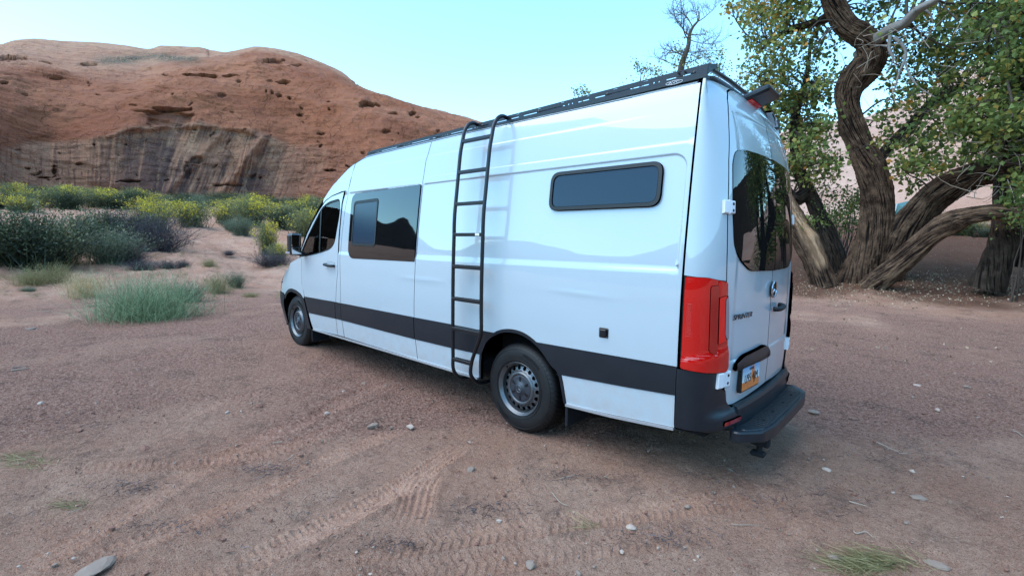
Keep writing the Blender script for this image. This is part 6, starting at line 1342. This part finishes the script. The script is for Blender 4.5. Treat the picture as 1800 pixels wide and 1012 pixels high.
def build_small():
    rg = np.random.default_rng(55)
    def stone_mesh(seed, flat=.55, n=(7, 10)):
        r_ = np.random.default_rng(seed); th = np.linspace(0, np.pi, n[0]); ph = np.arange(n[1])*2*np.pi/n[1]
        Tt, Pp = np.meshgrid(th, ph, indexing='ij'); D_ = np.stack([np.sin(Tt)*np.cos(Pp), np.sin(Tt)*np.sin(Pp), np.cos(Tt)], -1); nr = r_.normal(size=(9, 3)); nr /= np.linalg.norm(nr, axis=1, keepdims=True); lim = r_.uniform(.6, 1, 9)
        rr = np.min(np.where((D_@nr.T) > .05, lim/np.maximum(D_@nr.T, .05), 9), -1); rr = np.minimum(rr, 1.1); V = D_*rr[..., None]*[1, .75, flat]
        return V.reshape(-1, 3), gridfaces(n[0], n[1], True)[:, ::-1]
    sing = [(170, 1003, .085, 'stone_grey', 'flat grey wedge-shaped stone at the bottom left of the sand', .25), (932, 998, .035, 'stone_grey', 'small grey stone at the bottom edge below the rear wheel', .6), (827, 830, .035, 'stone_grey', 'bluish pebble standing on edge left of the rear wheel', .8), (655, 750, .05, 'stone_grey', 'pale grey stone between the tyre tracks and the van side', .5), (722, 753, .04, 'stone_pale', 'pale pink stone to the right of the pale grey stone', .5), (575, 727, .03, 'stone_pale', 'small white chip beside the long tyre track', .5),
            (640, 675, .035, 'stone_grey', 'flat dark stone near the slider sill', .4), (604, 690, .04, 'stone_pale', 'light flat stone below the van flank', .4), (1430, 725, .05, 'stone_grey', 'flat grey stone right of the rear step', .3), (1453, 828, .03, 'stone_pale', 'cream stone chip in the middle right foreground', .4), (1603, 831, .022, 'stone_pale', 'small cream pebble right of the cream chip', .6), (1612, 876, .05, 'stone_grey', 'half-buried grey stone in the right foreground', .25), (1698, 681, .045, 'stone_grey', 'dark stone far out on the right gravel', .5), (1648, 722, .03, 'stone_pale', 'small pinkish stone on the right gravel', .6), (1610, 678, .05, 'stone_pale', 'flat pale stone left of the dark stone on the right gravel', .3),
            (1108, 930, .035, 'stone_pale', 'whitish stone chip at the bottom centre', .4), (1470, 984, .04, 'stone_grey', 'grey stone in front of the matted grass patch', .35), (1645, 993, .05, 'stone_grey', 'flat grey stone at the bottom right, right of the matted grass', .3), (72, 710, .035, 'stone_pale', 'white chip on the gravel at the left', .4), (456, 716, .045, 'stone_red', 'red-brown stone left of the van flank', .5), (400, 727, .03, 'stone_pale', 'tiny pale stone left of the red-brown stone', .5), (140, 757, .03, 'stone_red', 'small red stone on the left foreground sand', .5), (255, 793, .045, 'stone_red', 'dark red clod beside the left tyre tracks', .6), (480, 745, .03, 'stone_red', 'small reddish stone just below the red-brown one', .5), (55, 579, .08, 'stone_grey', 'flat grey rock at the gravel edge on the far left', .3), (313, 551, .13, 'stone_grey', 'grey rock lying at the right foot of the mint tumbleweed', .5), (1208, 893, .02, 'stone_grey', 'tiny grey pebble below the tow hook', .6), (1340, 676, .0, '', '', 0)]
    for i, (x, y, s, m_, lab, fl) in enumerate(sing):
        if not m_: continue
        q = on_ground(x, y, 1.0); V, F = stone_mesh(200+i, fl); a = rg.uniform(0, 6.28); c_, s_ = math.cos(a), math.sin(a); V = V@np.array([[c_, s_, 0], [-s_, c_, 0], [0, 0, 1]])*s
        q[2] += s*fl*.35; o = mesh('stone', V+q, F, M[m_], None, False, loc=q); tag(o, lab, 'stone')
    # loose gravel
    Vs, Fs, n, mi = [], [], 0, []; pr = [stone_mesh(300+k, .55, (4, 6)) for k in range(8)]
    N = 9000; ths = np.radians(rg.uniform(math.degrees(CAM_YAW)-54, math.degrees(CAM_YAW)+54, N)); ds = 1.6+11*rg.uniform(0, 1, N)**1.3
    X = CF[0]+ds*np.cos(ths); Y = CF[1]+ds*np.sin(ths); dens_ = pn2(X*.35+3, Y*.35)+.5*pn2(X*1.1, Y*1.1); Z = relief(X, Y)
    for x, y, z, dd, de in zip(X, Y, Z, ds, dens_):
        if rg.uniform() > .35+.9*max(0, de+.1)+(.3 if dd > 3.5 else 0): continue
        s = rg.gamma(2.0, .0026)+.0025; s = min(s, .020); V, F = pr[rg.integers(8)]; a = rg.uniform(0, 6.28); c_, s_ = math.cos(a), math.sin(a)
        Vs.append(V@np.array([[c_, s_, 0], [-s_, c_, 0], [0, 0, 1]])*s*rg.uniform(.8, 1.25, 3)+[x, y, z+s*.15+.004]); Fs.append(F+n); n += len(V); mi += [int(rg.choice(3, p=[.25, .67, .08]))]*len(F)
    o = mesh('gravel', np.concatenate(Vs), np.concatenate(Fs), [M['stone_grey'], M['stone_red'], M['stone_pale']], None, False, midx=mi); tag(o, 'loose gravel strewn over the dirt', 'gravel', kind='stuff')
    # fallen leaves and stubble under the trees
    N = 2600; C_ = []
    for _ in range(N):
        x = rg.uniform(1385, 1830); y = 468+rg.beta(2, 2.2)*75; q = on_ground(x, y); C_.append(q+[0, 0, .02+rg.uniform(0, .02)])
    for _ in range(90):
        q = on_ground(rg.uniform(1400, 1800), rg.uniform(535, 640)); C_.append(q+[0, 0, .012])
    C_ = np.array(C_); o = leafcloud('leaf_litter', C_, np.clip(rg.normal(.5, .3, len(C_)), 0, 1),   .055, M['litterleaf'], None, 8, droop=0); tag(o, 'fallen leaves scattered on the ground under the trees', 'leaf litter', kind='stuff')
    # dark plant crumbs gathered in drifts
    Bs, Ts = [], []
    for (x, y, rx, ry, n_) in ((850, 900, 90, 22, 260), (480, 830, 70, 14, 220), (230, 860, 70, 16, 220), (1170, 950, 120, 22, 260), (1450, 880, 160, 40, 300), (640, 700, 60, 10, 150), (1000, 840, 110, 18, 220), (300, 930, 120, 18, 180), (700, 960, 90, 16, 220), (1600, 800, 140, 40, 240), (120, 740, 90, 24, 180), (560, 900, 200, 60, 260), (1250, 860, 220, 50, 260)):
        for _ in range(n_):
            px_, py_ = x+rg.normal()*rx*.5, y+rg.normal()*ry*.5
            if py_ < 1090: Bs.append(on_ground(px_, max(py_, 560), 1.0))
    B = np.array(Bs); n_ = len(B); B[:, 2] += .010+rg.uniform(0, .008, n_); az = rg.uniform(0, 6.28, n_); L = rg.gamma(2., .011, n_)+.006
    d = np.stack([np.cos(az), np.sin(az), rg.uniform(-.1, .2, n_)], -1)*L[:, None]; V, F = ribbons(B, B+d*.5+rg.normal(size=(n_, 3))*.004, B+d, np.full(n_, .0038), rg, 2)
    o = mesh('plant_crumbs', V, F, M['dead'], None, False, attrs={'tint': np.repeat(np.clip(rg.normal(.3, .3, n_), 0, 1), 6)}); tag(o, 'dark dry plant crumbs gathered on the dirt', 'plant debris', kind='stuff')
    # twigs
    tw = [((1540, 780), (1580, 798), .010, 'pale forked stick on the dirt right of the rear step'), ((1580, 799), (1600, 800), .006, 'short straight twig touching the tip of the forked stick'), ((1492, 885), (1525, 893), .007, 'thin brown twig in the right foreground'), ((1491, 738), (1512, 741), .009, 'short dark twig on the right gravel'), ((20, 655), (52, 650), .016, 'weathered grey stick at the left edge of the gravel'), ((20, 650), (48, 645), .012, 'second grey stick lying behind the weathered stick'), ((1500, 940), (1535, 948), .007, 'curved dark twig above the matted grass patch'), ((480, 783), (497, 779), .008, 'short grey twig between the tyre tracks'), ((505, 812), (512, 803), .008, 'green-grey twig standing out beside the tyre tracks'), ((1780, 760), (1799, 770), .008, 'dry twig at the right picture edge'), ((970, 870), (1000, 892), .006, 'thin dry stalk below the rear wheel'), ((1285, 924), (1340, 928), .004, 'hair-thin stem in the bottom right foreground'), ((120, 905), (148, 893), .005, 'curled straw beside the left tyre tracks'), ((985, 845), (1010, 838), .006, 'dark bent twig right of the bluish pebble')]
    for a, b_, r_, lab in tw:
        p = on_ground(*a, 1.0); q = on_ground(*b_, 1.0); m1 = p*.65+q*.35+rg.normal(size=3)*[.012, .012, 0]; m2 = p*.3+q*.7+rg.normal(size=3)*[.012, .012, 0]; up = np.array([0, 0, r_*1.1+.004])
        b = MB(); b.tube(smoothpath([p+up, m1+up, m2+up, q+up], 10), np.linspace(r_, r_*.5, 10)*.6, 6)
        if 'forked' in lab: b.tube([m2+up, m2+up+(q-p)*.18+[.03, .05, .01]], r_*.3, 5)
        base = p.copy(); o = mesh('twig', np.concatenate(b.V), b.F, M['twig_pale'] if r_ != .009 else M['twig'], None, True, loc=base); tag(o, lab, 'twig')
    # tent glimpsed behind the trunks
    d = 32.; c = at(1597, 385, d); c[2] = gz_(c[0], c[1]); t = thing('tent', 'teal ridge tent with white front flap half hidden behind the big tree', 'tent', c)
    ax = _rt*np.array([1, 1, 0]); ax /= np.linalg.norm(ax); dp = np.array([-ax[1], ax[0], 0])*-1; k = d/CAM_F*1.02; H = float((at(1600, 350, d)-c)[2]); 
    pk = lambda px_, py_, dd=0: at(px_, py_, d+dd)
    ridge0, ridge1 = pk(1578, 358), pk(1618, 348, 1.5); A0, A1, B0, B1 = pk(1562, 405), pk(1640, 404, -.2), pk(1570, 400, 2.2), pk(1660, 398, 2.6)
    mesh('tent_canopy', [ridge0, ridge1, A0, A1, B0, B1], [(0, 2, 3, 1), (0, 1, 5, 4), (1, 3, 5)], M['tent'], t, False)
    mesh('tent_flap', [ridge0+[0, 0, .02], pk(1565, 360), A0, pk(1572, 380, -.1)], [(0, 1, 2, 3)], M['tent2'], t, False)
build_ground(); build_rocks(); build_trees(); build_shrubs(); build_van(); build_small()
